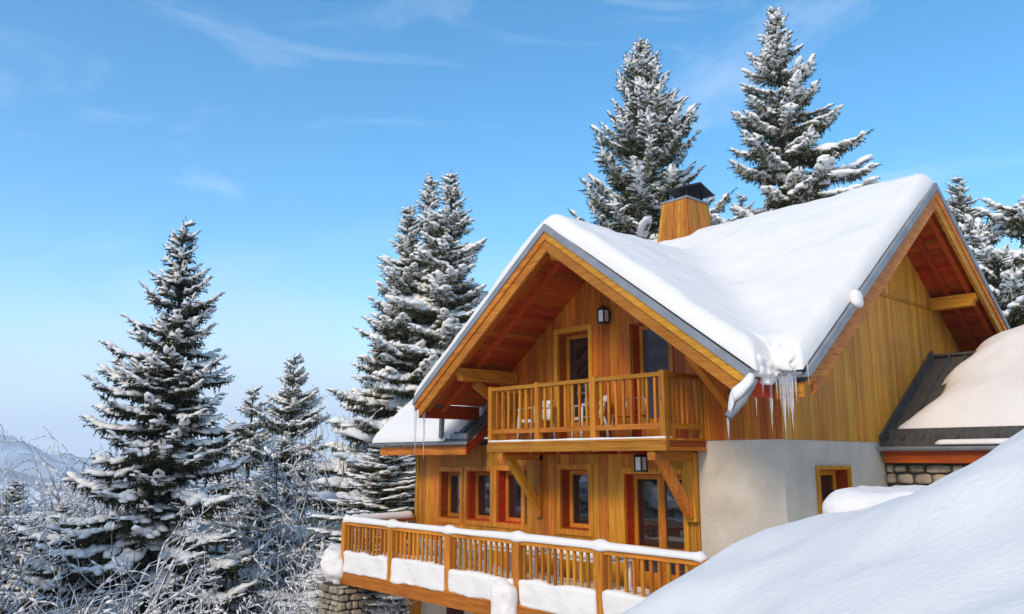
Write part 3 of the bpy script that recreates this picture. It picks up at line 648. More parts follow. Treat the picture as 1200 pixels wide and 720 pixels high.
aX0, aX1, bX0, bX1 = AXL-0.10, AXRt+0.10, -14.3, BX0+0.03
aY0, bY0, bY1 = AY0-0.02, BY0-0.15, BY1
xs = lines(aX0, bX1, 0.10, [(aX0, 1), (aX1, -1), (aX1, 1), (bX1, -1)]); ys = lines(aY0, bY1, 0.10, [(aY0, 1), (bY0, -1), (bY0, 1)])
sabs = lambda v, s: np.sqrt(v*v+s*s)-s*0.35
zAf = lambda x: AZR-SL*sabs(x-AXR, 0.22); zBf = lambda y: BZR-SL*sabs(y-BYR, 0.22)
inA = lambda x, y: (x >= aX0-1e-6) & (x <= aX1+1e-6) & (y >= aY0-1e-6) & (y <= 15.5)
inB = lambda x, y: (y >= bY0-1e-6) & (x <= bX1+1e-6) & (((x >= aX1-0.2) | (y > 12)) ) & (y <= bY1+1e-6) & (x >= bX0)
def base_roof(x, y):
    a = np.where(inA(x, y), zAf(x), -9.0); b_ = np.where((y >= bY0-1e-6), zBf(y), -9.0)
    return np.where((a > -8) & (b_ > -8), smax(a, b_, 0.35), np.maximum(a, b_))
def dist_roof(x, y):
    dl = x-aX0; df = np.where(x <= aX1, y-aY0, y-bY0)
    # distance to the notch corner region
    dr_a = np.where(y < bY0, aX1-x, 99)
    dn = np.where((x > aX1), y-bY0, np.where(y < bY0, aX1-x, np.hypot(np.maximum(aX1-x, 0), np.maximum(y-bY0, 0))+0.0))
    dB = bX1-x
    d = np.minimum(np.minimum(dl, df), np.minimum(dr_a, dB)); return np.minimum(d, dn)
snow_sheet('roof_snow', xs, ys, lambda x, y: ((x <= aX1+1e-6) | (y >= bY0-1e-6)) & ((x >= aX0)), base_roof, dist_roof,
           lambda x, y: 0.34+0.0*x, 0.24, 'thick smooth snow covering the main gabled roofs')
# small left roof
xs = lines(WXa-0.05, -13.56, 0.09, [(WXa-0.05, 1), (-13.56, -1)]); ys = lines(WY0-0.02, 14.6, 0.09, [(WY0-0.02, 1)])
def in_w(x, y): return (x <= -13.86) | (y <= YF-0.04)
def rgt_w(x, y): return np.where(y < YF, (-13.95-0.30*(1-np.clip((y-WY0)/0.7, 0, 1)) + 0.06*vnoise(np.stack([x*0+1, y*3, y*0], 1)))-x, 9)
snow_sheet('roof_snow', xs, ys, lambda x, y: in_w(x, y) & (rgt_w(x, y) > -0.08), lambda x, y: WZ0+0.737*(y-WY0), lambda x, y: np.minimum(np.minimum(x-(WXa-0.05), y-(WY0-0.02)), np.clip(rgt_w(x, y), 0, 9)),
           lambda x, y: 0.24+0.12*np.clip((y-WY0)/1.2, 0, 1), 0.28, 'snow on the low metal roof at the left end')
# annex roof snow
xs = lines(X1+0.1, NXb, 0.09, []); ys = lines(NY0+0.22, 18.2, 0.08, [(NY0+0.22, 1)])
def lft_n(x, y): return x-(X1+0.40+0.55*np.clip((y-NY0)/2.7, 0, 1)**1.5*0.9-0.25*np.clip(1-(y-NY0)/1.1, 0, 1) + 0.12*fbm(np.stack([y*1.8, y*0, y*0+4], 1), 2))
def base_n(x, y): return NZ0+NSL*np.where(y < 17.5, y-NY0, 2.7-(y-17.5)*0.5)
snow_sheet('roof_snow', xs, ys, lambda x, y: lft_n(x, y) > -0.09, base_n, lambda x, y: np.minimum(np.clip(lft_n(x, y), 0, 9), y-NY0-0.22),
           lambda x, y: 0.22+0.42*np.clip((x+5.9)/2.2, 0, 1)*np.clip((y-15.2)/2.0, 0, 1), 0.55, 'deep snow sliding down the annex roof', nz=0.07)
def snow_roll(name, pts, wd, ht, label, parent=None, bump=0.25, lump_at=(), lump=0.05, sag=0.0, n=10, seed=0, sub=0.08, drop=0.02):
    """half rounded ridge of snow along a path"""
    P = [np.array(p, float) for p in pts]; S = [P[0]]
    for a, b_ in zip(P[:-1], P[1:]):
        k = max(1, int(np.linalg.norm(b_-a)/sub)); S += [a+(b_-a)*(j+1)/k for j in range(k)]
    S = np.array(S); m_ = len(S); nn = vnoise(np.stack([S[:, 0]*2.3+seed, S[:, 1]*2.3, S[:, 2]*2.3], 1)); n2 = vnoise(np.stack([S[:, 0]*1.1+seed+7, S[:, 1]*1.1, S[:, 2]], 1))
    V = []; F = []
    for i in range(m_):
        d = S[min(i+1, m_-1)]-S[max(i-1, 0)]; d /= np.linalg.norm(d); s = np.cross(d, (0, 0, 1)); s /= np.linalg.norm(s)+1e-9; u = np.array([0, 0, 1.0])
        e = min(i, m_-1-i)*sub; ed = math.sqrt(min(1, (e+0.01)/0.10))
        lm = sum(math.exp(-((S[i, 0]-l_)/0.11)**2) for l_ in lump_at)*lump
        W_ = wd*(1+bump*0.5*nn[i])*ed + lm; H_ = (ht*(1+bump*n2[i])+lm*0.9)*ed
        for k in range(n):
            an = 2*math.pi*k/n; z = math.sin(an)
            V.append(S[i] + s*W_/2*math.cos(an) + u*((z*H_) if z > 0 else z*(drop+lm*0.8)))
    for i in range(m_-1):
        for k in range(n): F.append((i*n+k, i*n+(k+1) % n, (i+1)*n+(k+1) % n, (i+1)*n+k))
    F += [tuple(range(n-1, -1, -1)), tuple((m_-1)*n+k for k in range(n))]
    V, c = centred(V); o = link(name, poly_mesh(name, V, F, True), M_snow, parent, c)
    return tag(o, label, 'snow' if parent is None else None, kind='stuff')
snow_roll('railing_snow', [(TX0-0.05, YT-0.01, -1.345), (TX1+0.02, YT-0.01, -1.345)], 0.17, 0.10, 'rounded snow lying along the front terrace handrail', lump_at=TP, lump=0.05, seed=1)
snow_roll('railing_snow', [(TX0, YT+0.08, -1.345), (TX0+0.0, YF-0.1, -1.345)], 0.20, 0.15, 'snow piled on the left end handrail of the terrace', seed=4)
def snow_lump(name, x0, x1, y0, y1, zb, zt, label, r=0.14, nz=0.03, seed=0, lean=0.0, res=0.06):
    """pillow of snow: a box with strongly rounded edges and uneven surface"""
    import bmesh
    bm = bmesh.new(); bmesh.ops.create_cube(bm, size=2.0)
    k = int(min(7, max(3, round(math.log2(max(x1-x0, y1-y0, zt-zb)/res)))))
    bmesh.ops.subdivide_edges(bm, edges=bm.edges[:], cuts=min(24, int(max(x1-x0, zt-zb, y1-y0)/res)), use_grid_fill=True)
    h = np.array([(x1-x0)/2, (y1-y0)/2, (zt-zb)/2]); c = np.array([(x0+x1)/2, (y0+y1)/2, (zb+zt)/2]); rr = min(r, *(h*0.98))
    P = np.array([v.co[:] for v in bm.verts])*h; core = np.clip(P, -(h-rr), h-rr); dv = P-core; L_ = np.linalg.norm(dv, axis=1, keepdims=True)+1e-9
    P = core+dv/L_*rr*np.where(L_ > 1e-6, 1, 0)
    nv = fbm((P+c)*2.6+seed*13.7, 3)[:, None]*nz; P = P + dv/L_*nv
    P[:, 1] -= lean*(P[:, 2]-h[2])*-1*0
    for v, p in zip(bm.verts, P): v.co = p
    for f in bm.faces: f.smooth = True
    m = bpy.data.meshes.new(name); bm.to_mesh(m); bm.free()
    return tag(link(name, m, M_snow, None, c), label, 'snow', kind='stuff')
for k, (a, b_) in enumerate(zip(TP[:-1], TP[1:])):
    snow_lump('deck_snow', a+0.072, b_-0.072, YT-0.11, YT+0.35, -2.43, -1.97+0.03*math.sin(k*2.1), ['snow bank on the terrace edge, leftmost bay above the stone pillar', 'snow bank on the terrace edge, second bay from the left', 'snow bank on the terrace edge, middle bay', 'snow bank on the terrace edge, bay left of the big drift', 'snow bank on the terrace edge, rightmost bay'][k], r=0.06, nz=0.035, seed=k)
snow_lump('deck_snow', -10.98, -10.42, YT-0.36, YT+0.02, -2.95, -2.02, 'snow bulge spilling over the terrace beam', r=0.22, nz=0.06, seed=9)
snow_lump('pillar_snow', -16.88, -16.12, 9.25, 10.2, -2.72, -1.95, 'rounded snow cap on the stone pillar', r=0.26, nz=0.11, seed=11)
snow_lump('deck_snow', TX0+0.3, -8.9, 10.2, 11.1, -2.36, -2.10, 'flat snow lying across the terrace deck', r=0.12, nz=0.05, seed=12)
snow_lump('balcony_snow', -12.28, -7.98, YB-0.07, YB+0.12, 0.318, 0.352, 'thin strip of snow along the upper balcony edge', r=0.017, nz=0.006, seed=13)
# snow on the stray spout, in the roof corner, on the side rake
mid = (sp0+sp1)/2
snow_roll('spout_snow', [sp1+(sp0-sp1)*0.03+np.array([0, 0, 0.05]), mid*0.5+sp1*0.5+np.array([-0.02, 0, 0.10]), mid+np.array([0, 0, 0.05]), sp0+np.array([0, 0, 0.0])], 0.25, 0.15, 'snow lying on the stray drain spout', seed=5, sub=0.04, drop=0.05)
gz = rB(BY0)
p_ = atY(1004, 346, 11.95); yy = 12.02
snow_lump('rake_snow', BX0+0.02, BX0+0.16, yy-0.10, yy+0.08, rB(yy)-0.10, rB(yy)+0.16, 'small snow clump clinging to the side roof edge', r=0.06, nz=0.03, seed=8, res=0.03)
snow_roll('gutter_snow', [(X1+1.0, NY0-0.08, NZ0-0.02), (NXb, NY0-0.08, NZ0-0.02)], 0.19, 0.13, 'snow lying in the annex gutter', seed=3, bump=0.8)
snow_lump('snow_drift', -5.13, -2.2, 9.7, 11.6, -1.6, -0.375, 'flat topped snowdrift below the deep set window', r=0.24, nz=0.05, seed=14, res=0.12)

# ------------------------------------------------------------------ lanterns, icicles, chairs, tables
def lantern(x, y, z, label, tilt=0.0, s=0.85):
    L_ = empty('wall_lantern', (x, y, z), label, 'lantern', 'wall lanterns')
    hw, hh = 0.085*s, 0.13*s
    boxes('frame', [(x+sx*hw-0.012, x+sx*hw+0.012, y-hw+sy*hw-0.012, y-hw+sy*hw+0.012, z-hh, z+hh) for sx in (-1, 1) for sy in (-1, 1)] + [(x-hw-0.015, x+hw+0.015, y-2*hw-0.015, y+0.015, z+hh, z+hh+0.025), (x-hw-0.015, x+hw+0.015, y-2*hw-0.015, y+0.015, z-hh-0.022, z-hh)], M_black, L_)
    box('glass', x-hw+0.004, x+hw-0.004, y-2*hw+0.004, y-0.004, z-hh+0.001, z+hh-0.001, M_milk, L_)
    V = [(x-hw-0.02, y-2*hw-0.02, z+hh+0.026), (x+hw+0.02, y-2*hw-0.02, z+hh+0.026), (x+hw+0.02, y+0.02, z+hh+0.026), (x-hw-0.02, y+0.02, z+hh+0.026), (x, y-hw, z+hh+0.11)]
    V, c = centred(V); link('cap', poly_mesh('cap', V, [(3, 2, 1, 0), (0, 1, 4), (1, 2, 4), (2, 3, 4), (3, 0, 4)]), M_black, L_, c)
    return L_
q = atY(708, 371, YF-0.15); la = lantern(q[0], YF-0.10, q[2], 'black lantern on the upper wall between the two balcony doors')
box('bracket', q[0]-0.05, q[0]+0.05, YF-0.085, YF-0.024, q[2]-0.06, q[2]+0.10, M_black, la)
q = atY(751, 543, 11.05); lb = lantern(q[0], 11.12, q[2]-0.01, 'black lantern hanging under the balcony above the terrace door')
box('bracket', q[0]-0.015, q[0]+0.015, 11.02, 11.05, q[2]+0.225, 0.19, M_black, lb)
def icicle_mesh(seed):
    r = random.Random(seed); n_ = 9; pts = []; rd = []
    for i in range(n_):
        f = i/(n_-1); pts.append((0.012*r.uniform(-1, 1)*f, 0.012*r.uniform(-1, 1)*f, -f)); rd.append(max(0.0015, (1-f)**0.8*(1+0.18*r.uniform(-1, 1))))
    V, F = tube_vf([(p[0], p[1], p[2]) for p in pts], [1]*n_, 7)
    V = np.array(V); 
    for i in range(n_): V[i*7:(i+1)*7, :2] = np.array(pts[i][:2])/0.05*0 + (V[i*7:(i+1)*7, :2]-np.array(pts[i][:2]))*rd[i] + np.array(pts[i][:2])*3
    m = poly_mesh('icicle', V, F, True); m.materials.append(M_ice); return m
ICE = [icicle_mesh(s) for s in range(5)]
def icicle(px, y0, y1, Y, r, label, group):
    a = atY(px, y0, Y); b_ = atY(px, y1, Y); o = link('icicle', random.choice(ICE), M_ice, None, a); o.scale = (r, r, a[2]-b_[2]); o.rotation_euler.z = random.uniform(0, 6)
    tag(o, label, 'icicle', group)
GI = 'icicles under the roof corner gutter'
ORD = ['first', 'second', 'third', 'fourth', 'fifth', 'sixth', 'seventh', 'eighth', 'ninth', 'tenth', 'eleventh', 'twelfth', 'thirteenth', 'fourteenth', 'fifteenth', 'sixteenth']
for o_, (px, y0, y1, r) in zip(ORD, sorted(((884, 437, 487, 0.03), (888, 437, 452, 0.02), (893, 437, 463, 0.022), (897, 437, 455, 0.02), (901.5, 433, 501, 0.038), (905, 433, 450, 0.02), (909, 432, 468, 0.024), (913, 434, 476, 0.026), (916.5, 435, 512, 0.034), (921.5, 435, 488, 0.030), (925.5, 434, 500, 0.046), (931, 428, 473, 0.022), (899, 436, 470, 0.02), (919, 436, 474, 0.024), (928, 432, 463, 0.02)))):
    icicle(px, y0, y1, BY0-0.16 if px > 896 else 10.08, r, ('long ' if y1-y0 > 48 else 'short ' if y1-y0 < 24 else '')+'icicle under the roof corner gutter, '+o_+' from the left', GI)
icicle(946, 424, 452, BY0-0.14, 0.008, 'thin short icicle at the end of the gutter beside the side roof edge', None)
icicle(853, 490, 516, 9.55, 0.022, 'icicle hanging from the mouth of the drain spout', None)
icicle(487.5, 462, 533, AY0+0.03, 0.042, 'long icicle at the tip of the left eave', None)
icicle(497.5, 474, 538, AY0+0.12, 0.034, 'long icicle just right of the left eave tip', None)
icicle(493, 470, 500, AY0+0.3, 0.02, 'short icicle between the two long ones at the left eave', None)

def plastic_chair(x, y, z, rot, label, group):
    c_ = empty('garden_chair', (x, y, z), label, 'chair', group); c_.rotation_euler.z = rot
    def part(name, V, F, smooth=False):
        m = poly_mesh(name, V, F, smooth); m.materials.append(M_plastic); o = bpy.data.objects.new(name, m); col.objects.link(o); o.parent = c_; return o
    # seat
    V, F = merge([(boxv(-0.22, 0.22, -0.20, 0.22, 0.405, 0.43), BF), (boxv(-0.22, 0.22, -0.225, -0.20, 0.37, 0.425), BF)]); part('seat', V, F)
    # curved slatted back
    pr = []
    for k in range(5):
        a = (k-2)*0.088; dy = 0.23-0.05*abs(k-2)**1.5*0.35
        pr.append((boxv(a-0.030, a+0.030, dy, dy+0.02, 0.43, 0.76-0.012*abs(k-2)**2), BF))
    pr.append((boxv(-0.215, 0.215, 0.225, 0.25, 0.74, 0.82), BF)); V, F = merge(pr)
    V = [(v[0], v[1]+(v[2]-0.43)*0.24, v[2]) for v in V]; part('backrest', V, F)
    for s in (-1, 1):
        pts = [(s*0.235, 0.30, 0.72), (s*0.262, 0.16, 0.67), (s*0.27, -0.02, 0.645), (s*0.265, -0.20, 0.635), (s*0.25, -0.235, 0.60)]
        V, F = tube_vf(pts, [0.028, 0.032, 0.034, 0.034, 0.028], 8, True, 0.5); part('armrest', V, F, True)
        for (yy_, top, bot) in ((-0.21, 0.62, -0.24), (0.20, 0.42, 0.27)):
            V, F = tube_vf([(s*0.245, yy_, top), (s*0.262, (yy_+bot)/2, 0.3), (s*0.275, bot, 0.0)], [0.024, 0.028, 0.024], 6); part('leg', V, F, True)
    return c_
plastic_chair(-11.62, 11.05, 0.327, 0.25, 'white plastic garden chair in the left bay of the upper balcony', 'white chairs on the upper balcony')
plastic_chair(-10.16, 11.0, 0.327, -0.5, 'white plastic garden chair in front of the narrow balcony door', 'white chairs on the upper balcony')
# slim metal chair
mc = empty('metal_chair', (-9.25, 11.05, 0.327), 'slim metal framed chair low behind the upper balcony railing', 'chair')
M_chrome = simple('pale_metal_tube', (0.45, 0.40, 0.36), 0.35, 0.6)
tube('back_frame', [(-9.47, 11.2, 0.75), (-9.47, 11.24, 1.0), (-9.42, 11.25, 1.06), (-9.08, 11.25, 1.06), (-9.03, 11.24, 1.0), (-9.03, 11.2, 0.75)], 0.012, M_chrome, mc, n=6)
box('seat', -9.47, -9.03, 10.82, 11.22, 0.73, 0.755, wood_x, mc)
for sx in (-9.46, -9.04):
    for sy in (10.84, 11.2): tube('leg', [(sx, sy, 0.33), (sx, sy, 0.74)], 0.012, M_chrome, mc, n=6)
def table(x0, x1, y0, y1, label, seed):
    z = FL+0.005; t_ = empty('garden_table', ((x0+x1)/2, (y0+y1)/2, z), label, 'table', 'white tables on the terrace')
    box('table_top', x0, x1, y0, y1, z+0.68, z+0.72, M_plastic, t_)
    for sx in (x0+0.06, x1-0.06):
        for sy in (y0+0.06, y1-0.06): tube('leg', [(sx, sy, z), (sx*0.98+0.02*(x0+x1)/2, sy, z+0.68)], [0.028, 0.036], M_plastic, t_, n=8)
    o = snow_lump('table_snow', x0-0.01, x1+0.01, y0-0.01, y1+0.01, z+0.722, z+0.85, 'snow cushion on ' + label, r=0.06, nz=0.015, seed=seed)
table(-12.15, -10.75, 10.15, 10.85, 'white garden table behind the middle bay of the terrace railing', 21)
table(-10.30, -9.05, 10.15, 10.85, 'white garden table behind the railing bay left of the terrace door', 22)
for i, (x, y, rz, lb_) in enumerate(((-13.95, 10.35, 2.6, 'white plastic chair on the terrace, farthest left behind the railing'), (-13.3, 10.5, 3.4, 'white plastic chair on the terrace between two other chairs'), (-12.75, 10.35, 4.0, 'white plastic chair on the terrace beside the middle table'))):
    plastic_chair(x, y, FL+0.01, rz, lb_, 'white chairs on the terrace')
    snow_lump('chair_snow', x-0.21, x+0.21, y-0.2, y+0.2, FL+0.445, FL+0.62, 'snow heaped on the seat of the ' + lb_, r=0.08, nz=0.03, seed=30+i)

# ------------------------------------------------------------------ trees
def spray_template(seed, nblade=9):
    r = np.random.default_rng(seed); V = []; F = []
    def kite(p, d, L_, w_, up):
        d = d/np.linalg.norm(d); s = np.cross(d, up); s /= np.linalg.norm(s)+1e-9; n0 = len(V)
        V.extend([p, p+d*L_*0.45+s*w_, p+d*L_, p+d*L_*0.45-s*w_]); F.extend([(n0, n0+1, n0+2), (n0, n0+2, n0+3)])
    kite(np.array([0, 0, 0.]), np.array([1., 0, -0.05]), 1.0, 0.07, np.array([0, 0, 1.]))
    kite(np.array([0, 0, 0.]), np.array([1., 0, -0.10]), 0.95, 0.06, np.array([0, 1., 0.]))
    for k in range(nblade):
        f = 0.08+0.86*k/(nblade-1); sg = 1 if k % 2 else -1; L_ = 0.42*(1-0.55*f)*r.uniform(0.8, 1.2)
        hang = r.random() < 0.4
        d = np.array([0.75, sg*r.uniform(0.5, 0.9), r.uniform(-0.35, 0.05)]) if not hang else np.array([0.45, sg*r.uniform(0.1, 0.4), -r.uniform(0.6, 1.1)])
        kite(np.array([f, 0, -0.06*f]), d, L_*1.1, 0.072, np.array([r.uniform(-.5, .5), r.uniform(-.5, .5), 1.0]))
    return np.array(V), np.array(F)
SPRAY = [spray_template(s) for s in range(4)]
def ico(sub):
    import bmesh
    bm = bmesh.new(); bmesh.ops.create_icosphere(bm, subdivisions=sub, radius=1.0); bm.verts.index_update()
    V = np.array([v.co[:] for v in bm.verts]); F = np.array([[v.index for v in f.verts] for f in bm.faces]); bm.free(); return V, F
IV, IF = ico(2); JV, JF = ico(1)
BLOB = []; SMALL = []
for s in range(5):
    jv = JV*(1+0.22*vnoise(JV*1.3+s*7.7))[:, None]; jv[:, 2] = np.where(jv[:, 2] < 0, jv[:, 2]*0.4, jv[:, 2]); SMALL.append((jv, JF))
    n_ = fbm(IV*1.5+s*11.3, 2); V = IV*(1+0.28*n_)[:, None]; V[:, 2] = np.where(V[:, 2] < 0, V[:, 2]*0.35, V[:, 2]); V[:, 2] -= 0.25*V[:, 0]**2; BLOB.append((V, IF))
I1 = ico(1); BLOB1 = [(I1[0], I1[1])]
def instance(templ, pos, xdir, up, scale, pick):
    """batch of transformed template copies -> V,F"""
    x = xdir/np.linalg.norm(xdir, axis=1, keepdims=True); y = np.cross(up, x); y /= np.linalg.norm(y, axis=1, keepdims=True)+1e-9; z = np.cross(x, y)
    Vs = []; Fs = []; off = 0
    for k, (tv, tf) in enumerate(templ):
        m_ = pick == k
        if not m_.any(): continue
        S = scale[m_]
        P = (tv[None, :, 0:1]*S[:, None, 0:1]*x[m_][:, None] + tv[None, :, 1:2]*S[:, None, 1:2]*y[m_][:, None] + tv[None, :, 2:3]*S[:, None, 2:3]*z[m_][:, None] + pos[m_][:, None])
        n_ = m_.sum(); Vs.append(P.reshape(-1, 3)); Fs.append((tf[None]+np.arange(n_)[:, None, None]*len(tv)).reshape(-1, 3)+off); off += n_*len(tv)
    return np.concatenate(Vs), np.concatenate(Fs)
def make_conifer(H, R, seed, dens=11.0, snow=0.7, thick=1.0, sparse=0.0, upturn=0.35, zmin=0.04, power=0.85, droop=0.35, base=-14, fine=0.6):
    r = np.random.default_rng(seed); nb = int(H*dens)
    t = np.sort(zmin+(0.985-zmin)*r.random(nb)**0.95)
    if sparse > 0:                                   # leave gaps between whorls
        ph = (t*H/1.05) % 1.0; keep = (np.abs(ph-0.5) < 0.5*(1-sparse)+0.08) | (t > 0.9); t = t[keep]; nb = len(t)
    az = np.arange(nb)*2.39996+r.normal(0, 0.5, nb)
    side = 1+0.14*np.sin(az+r.uniform(0, 6))+0.10*np.sin(2*az+r.uniform(0, 6))
    L_ = R*(1-t)**power*r.uniform(0.62, 1.15, nb)*side + 0.12
    a0 = np.radians(base+(44-base)*t**1.3+r.normal(0, 7, nb))
    TP_, TD, TL, TS, BL = [], [], [], [], []
    SP, SD, SS = [], [], []
    stems = []
    for i in range(nb):
        ca, sa = math.cos(az[i]), math.sin(az[i]); L0 = L_[i]
        def pt(s): return np.array([ca*L0*s*math.cos(a0[i]*0.6), sa*L0*s*math.cos(a0[i]*0.6), t[i]*H + L0*(math.sin(a0[i])*s - droop*s*s + upturn*s**4*0.6)])
        ss = np.linspace(0, 1, 6); stem = [pt(s) for s in ss]; stems.append((stem, 0.012+0.012*L0))
        nt = max(3, int(L0/0.175))
        for j in range(nt+1):
            s = 0.10+0.90*j/nt; p = pt(s); tg = pt(min(1, s+0.03))-pt(s-0.03); tg /= np.linalg.norm(tg)
            lat = np.array([-sa, ca, 0]); l0 = (0.22+0.30*L0**0.7)*(1.05-0.55*s)*r.uniform(0.75, 1.2)
            if j == nt: dirs = [tg]
            else:
                an = r.uniform(0.7, 1.05); dirs = [tg*math.cos(an)+lat*math.sin(an), tg*math.cos(an)-lat*math.sin(an)]
            for d in dirs:
                d = d + np.array([0, 0, -r.uniform(0.05, 0.35)*(1-t[i]*0.5)]); TP_.append(p); TD.append(d); TL.append(l0)
                if r.random() < fine*snow*(0.35+0.65*s):
                    dn = d/np.linalg.norm(d); k_ = r.uniform(0.35, 0.75)
                    SP.append(p+dn*l0*r.uniform(0.35, 0.6)+np.array([0, 0, 0.02])); SD.append(dn); SS.append((l0*k_*0.70, l0*0.20*r.uniform(0.7, 1.3)*thick, (0.025+0.07*l0)*thick*r.uniform(0.7, 1.4)))
            if r.random() < snow*0.95 and s > 0.15:
                SP.append(p+np.array([0, 0, 0.03])); SD.append(tg); wd_ = (0.06+0.042*L0)*(1.15-0.45*s)*thick*r.uniform(0.6, 1.45); SS.append((0.14+0.05*L0*r.random(), wd_, wd_*0.6*r.uniform(0.7, 1.2)))
            if r.random() < snow*0.13 and 0.35 < s and L0 > 0.7:      # heavy pads towards the bough ends
                q_ = r.uniform(0.7, 1.25)*thick*(0.15+0.25*L0); SP.append(p+lat*r.normal(0, 0.10*L0**0.5)+np.array([0, 0, 0.04])); SD.append(tg+lat*r.normal(0, 0.3)); SS.append((0.34*q_, 0.17*q_, 0.12*q_))
            if r.random() < 0.6 and s < 0.95:      # hanging curtain below the branch
                TP_.append(p); TD.append(np.array([ca*0.3, sa*0.3, -1.0])+r.normal(0, 0.15, 3)); TL.append(l0*0.8)
    # leader
    for k in range(10):
        z = H*(0.955+0.045*k/9); a = k*2.4; TP_.append(np.array([0, 0, z])); TD.append(np.array([math.cos(a)*0.6, math.sin(a)*0.6, 0.9])); TL.append(0.28*(1.1-k/12))
    TP_, TD, TL = np.array(TP_), np.array(TD), np.array(TL)
    up = np.tile(np.array([0, 0, 1.0]), (len(TP_), 1))+r.normal(0, 0.18, (len(TP_), 3))
    cv, cf = instance(SPRAY, TP_, TD, up, np.stack([TL, TL*0.85, TL*0.85], 1), r.integers(0, len(SPRAY), len(TP_)))
    SP, SD, SS = np.array(SP), np.array(SD), np.array(SS)
    big = SS[:, 1] > 0.26; up_ = np.tile(np.array([0, 0, 1.0]), (len(SP), 1)); pk = r.integers(0, 5, len(SP))
    sv, sf = instance(SMALL, SP[~big], SD[~big], up_[~big], SS[~big]*1.08, pk[~big])
    if big.any(): v2, f2 = instance(BLOB, SP[big], SD[big], up_[big], SS[big], pk[big]); sf = np.concatenate([sf, f2+len(sv)]); sv = np.concatenate([sv, v2])
    tv, tf = tube_vf([(0.03*math.sin(z*1.3+seed), 0.03*math.cos(z*1.7), z) for z in np.linspace(-1.5, H*0.99, 14)], list(np.linspace(0.018*H+0.02, 0.012, 14)), 8)
    parts = [(tv, tf)]
    for st, rd in stems: parts.append(tube_vf(st, list(np.linspace(rd, 0.004, 6)), 4, False))
    bv, bf = merge(parts)
    quads = [f for f in bf]
    return (poly_mesh('trunk', bv, bf, True), np_mesh('crown', cv, cf), np_mesh('branch_snow', sv, sf, True))
def put_conifer(meshes, x, y, z, label, needle, s=1.0, rz=0.0, tilt=(0, 0), group='snowy conifers around the chalet', cat='tree', sz=None):
    e = empty('spruce_tree', (x, y, z), label, cat, group); e.rotation_euler = (tilt[0], tilt[1], rz); e.scale = (s, s, sz or s)
    for nm, me, mt in zip(('trunk', 'crown', 'branch_snow'), meshes, (M_bark, needle, M_snowtree)):
        if len(me.materials) == 0: me.materials.append(mt)
        o = bpy.data.objects.new(nm, me); col.objects.link(o); o.parent = e
    return e
CONE = {}
def conifer_at(px, py, dist, R, label, key=None, needle=None, tilt=(0, 0), rz=0.0, zoff=0.0, **kw):
    x, y, zt = spot(px, py, dist); zg = float(ground_z(x, y)[0])-0.2; H = zt-zg
    if key in CONE and not kw:
        H0, me = CONE[key]; s = H/H0
        return put_conifer(me, x, y, zg, label, needle or M_needle, s=R, sz=s, rz=rz, tilt=tilt)
    me = make_conifer(H, R, kw.pop('seed', 1), **kw); CONE[key] = (H, me)
    return put_conifer(me, x, y, zg, label, needle or M_needle, rz=rz, tilt=tilt)
conifer_at(217, 256, 27, 4.9, 'tall dark spruce standing alone at the left, snow on every bough', 'left', M_needledark, seed=3, dens=14, snow=0.95, thick=1.3, fine=0.5, power=0.95, droop=0.34, base=-24, upturn=0.5)
conifer_at(345, 415, 40, 6.6, 'smaller snow dusted spruce right of the tall dark one', 'small', seed=5, dens=9, snow=1.0, thick=1.5, fine=0.7)
conifer_at(480, 238, 36, 6.8, 'leftmost and lowest of the three spruce tops behind the small roof', 'grp', seed=8, dens=12, snow=1.0, thick=1.8, power=0.95, fine=0.7)
conifer_at(505, 203, 38, 1.02, 'middle one of the three close spruces left of the chalet', 'grp', rz=2.6)
conifer_at(529, 200, 35, 1.0, 'rightmost of the three close spruces, nearest the front gable', 'grp', rz=4.5)
conifer_at(752, 44, 38, 8.0, 'broad dense spruce rising behind the chimney', 'big', seed=12, dens=11, snow=0.95, thick=1.35, fine=0.65, zmin=0.22, upturn=0.55, power=0.88, droop=0.28)
conifer_at(907, 8, 38, 8.2, 'open topped tall spruce right of the chimney with wide gaps between boughs', 'open', seed=15, dens=9.0, zmin=0.22, snow=1.0, thick=1.8, fine=0.6, sparse=0.6, upturn=0.45, power=0.98)
conifer_at(1196, 236, 27, 4.6, 'bushy conifer heaped with snow at the right edge', 'right', seed=18, dens=8.5, snow=1.0, thick=1.9, power=0.6)
conifer_at(297, 452, 44, 1.05, 'thin spruce top half hidden behind the tall dark spruce', 'small', rz=1.0)
conifer_at(1122, 206, 40, 0.62, 'slender spruce tip poking up behind the side gable', 'small', rz=2.0)
conifer_at(1150, 262, 33, 0.75, 'snow heaped conifer between the slender tip and the right edge', 'right', rz=2.2)
conifer_at(1168, 300, 24, 0.7, 'low snow heaped conifer close behind the side gable eave', 'right', rz=4.0)
conifer_at(452, 505, 25, 0.85, 'low snowy spruce beside the left corner of the terrace', 'grp', rz=1.2)
conifer_at(430, 600, 22, 0.62, 'small snowy spruce behind the stone pillar', 'grp', rz=2.4)
conifer_at(20, 560, 34, 0.8, 'low snowy spruce at the far left edge', 'grp', rz=3.0)
conifer_at(75, 590, 30, 0.7, 'low snowy spruce left of the tall dark spruce', 'grp', rz=5.0)
conifer_at(312, 545, 33, 0.85, 'low snowy spruce just right of the tall dark spruce', 'grp', rz=4.1)
conifer_at(868, 228, 46, 0.8, 'spruce filling the gap between the two tall ones behind the roof', 'small', rz=4.4)
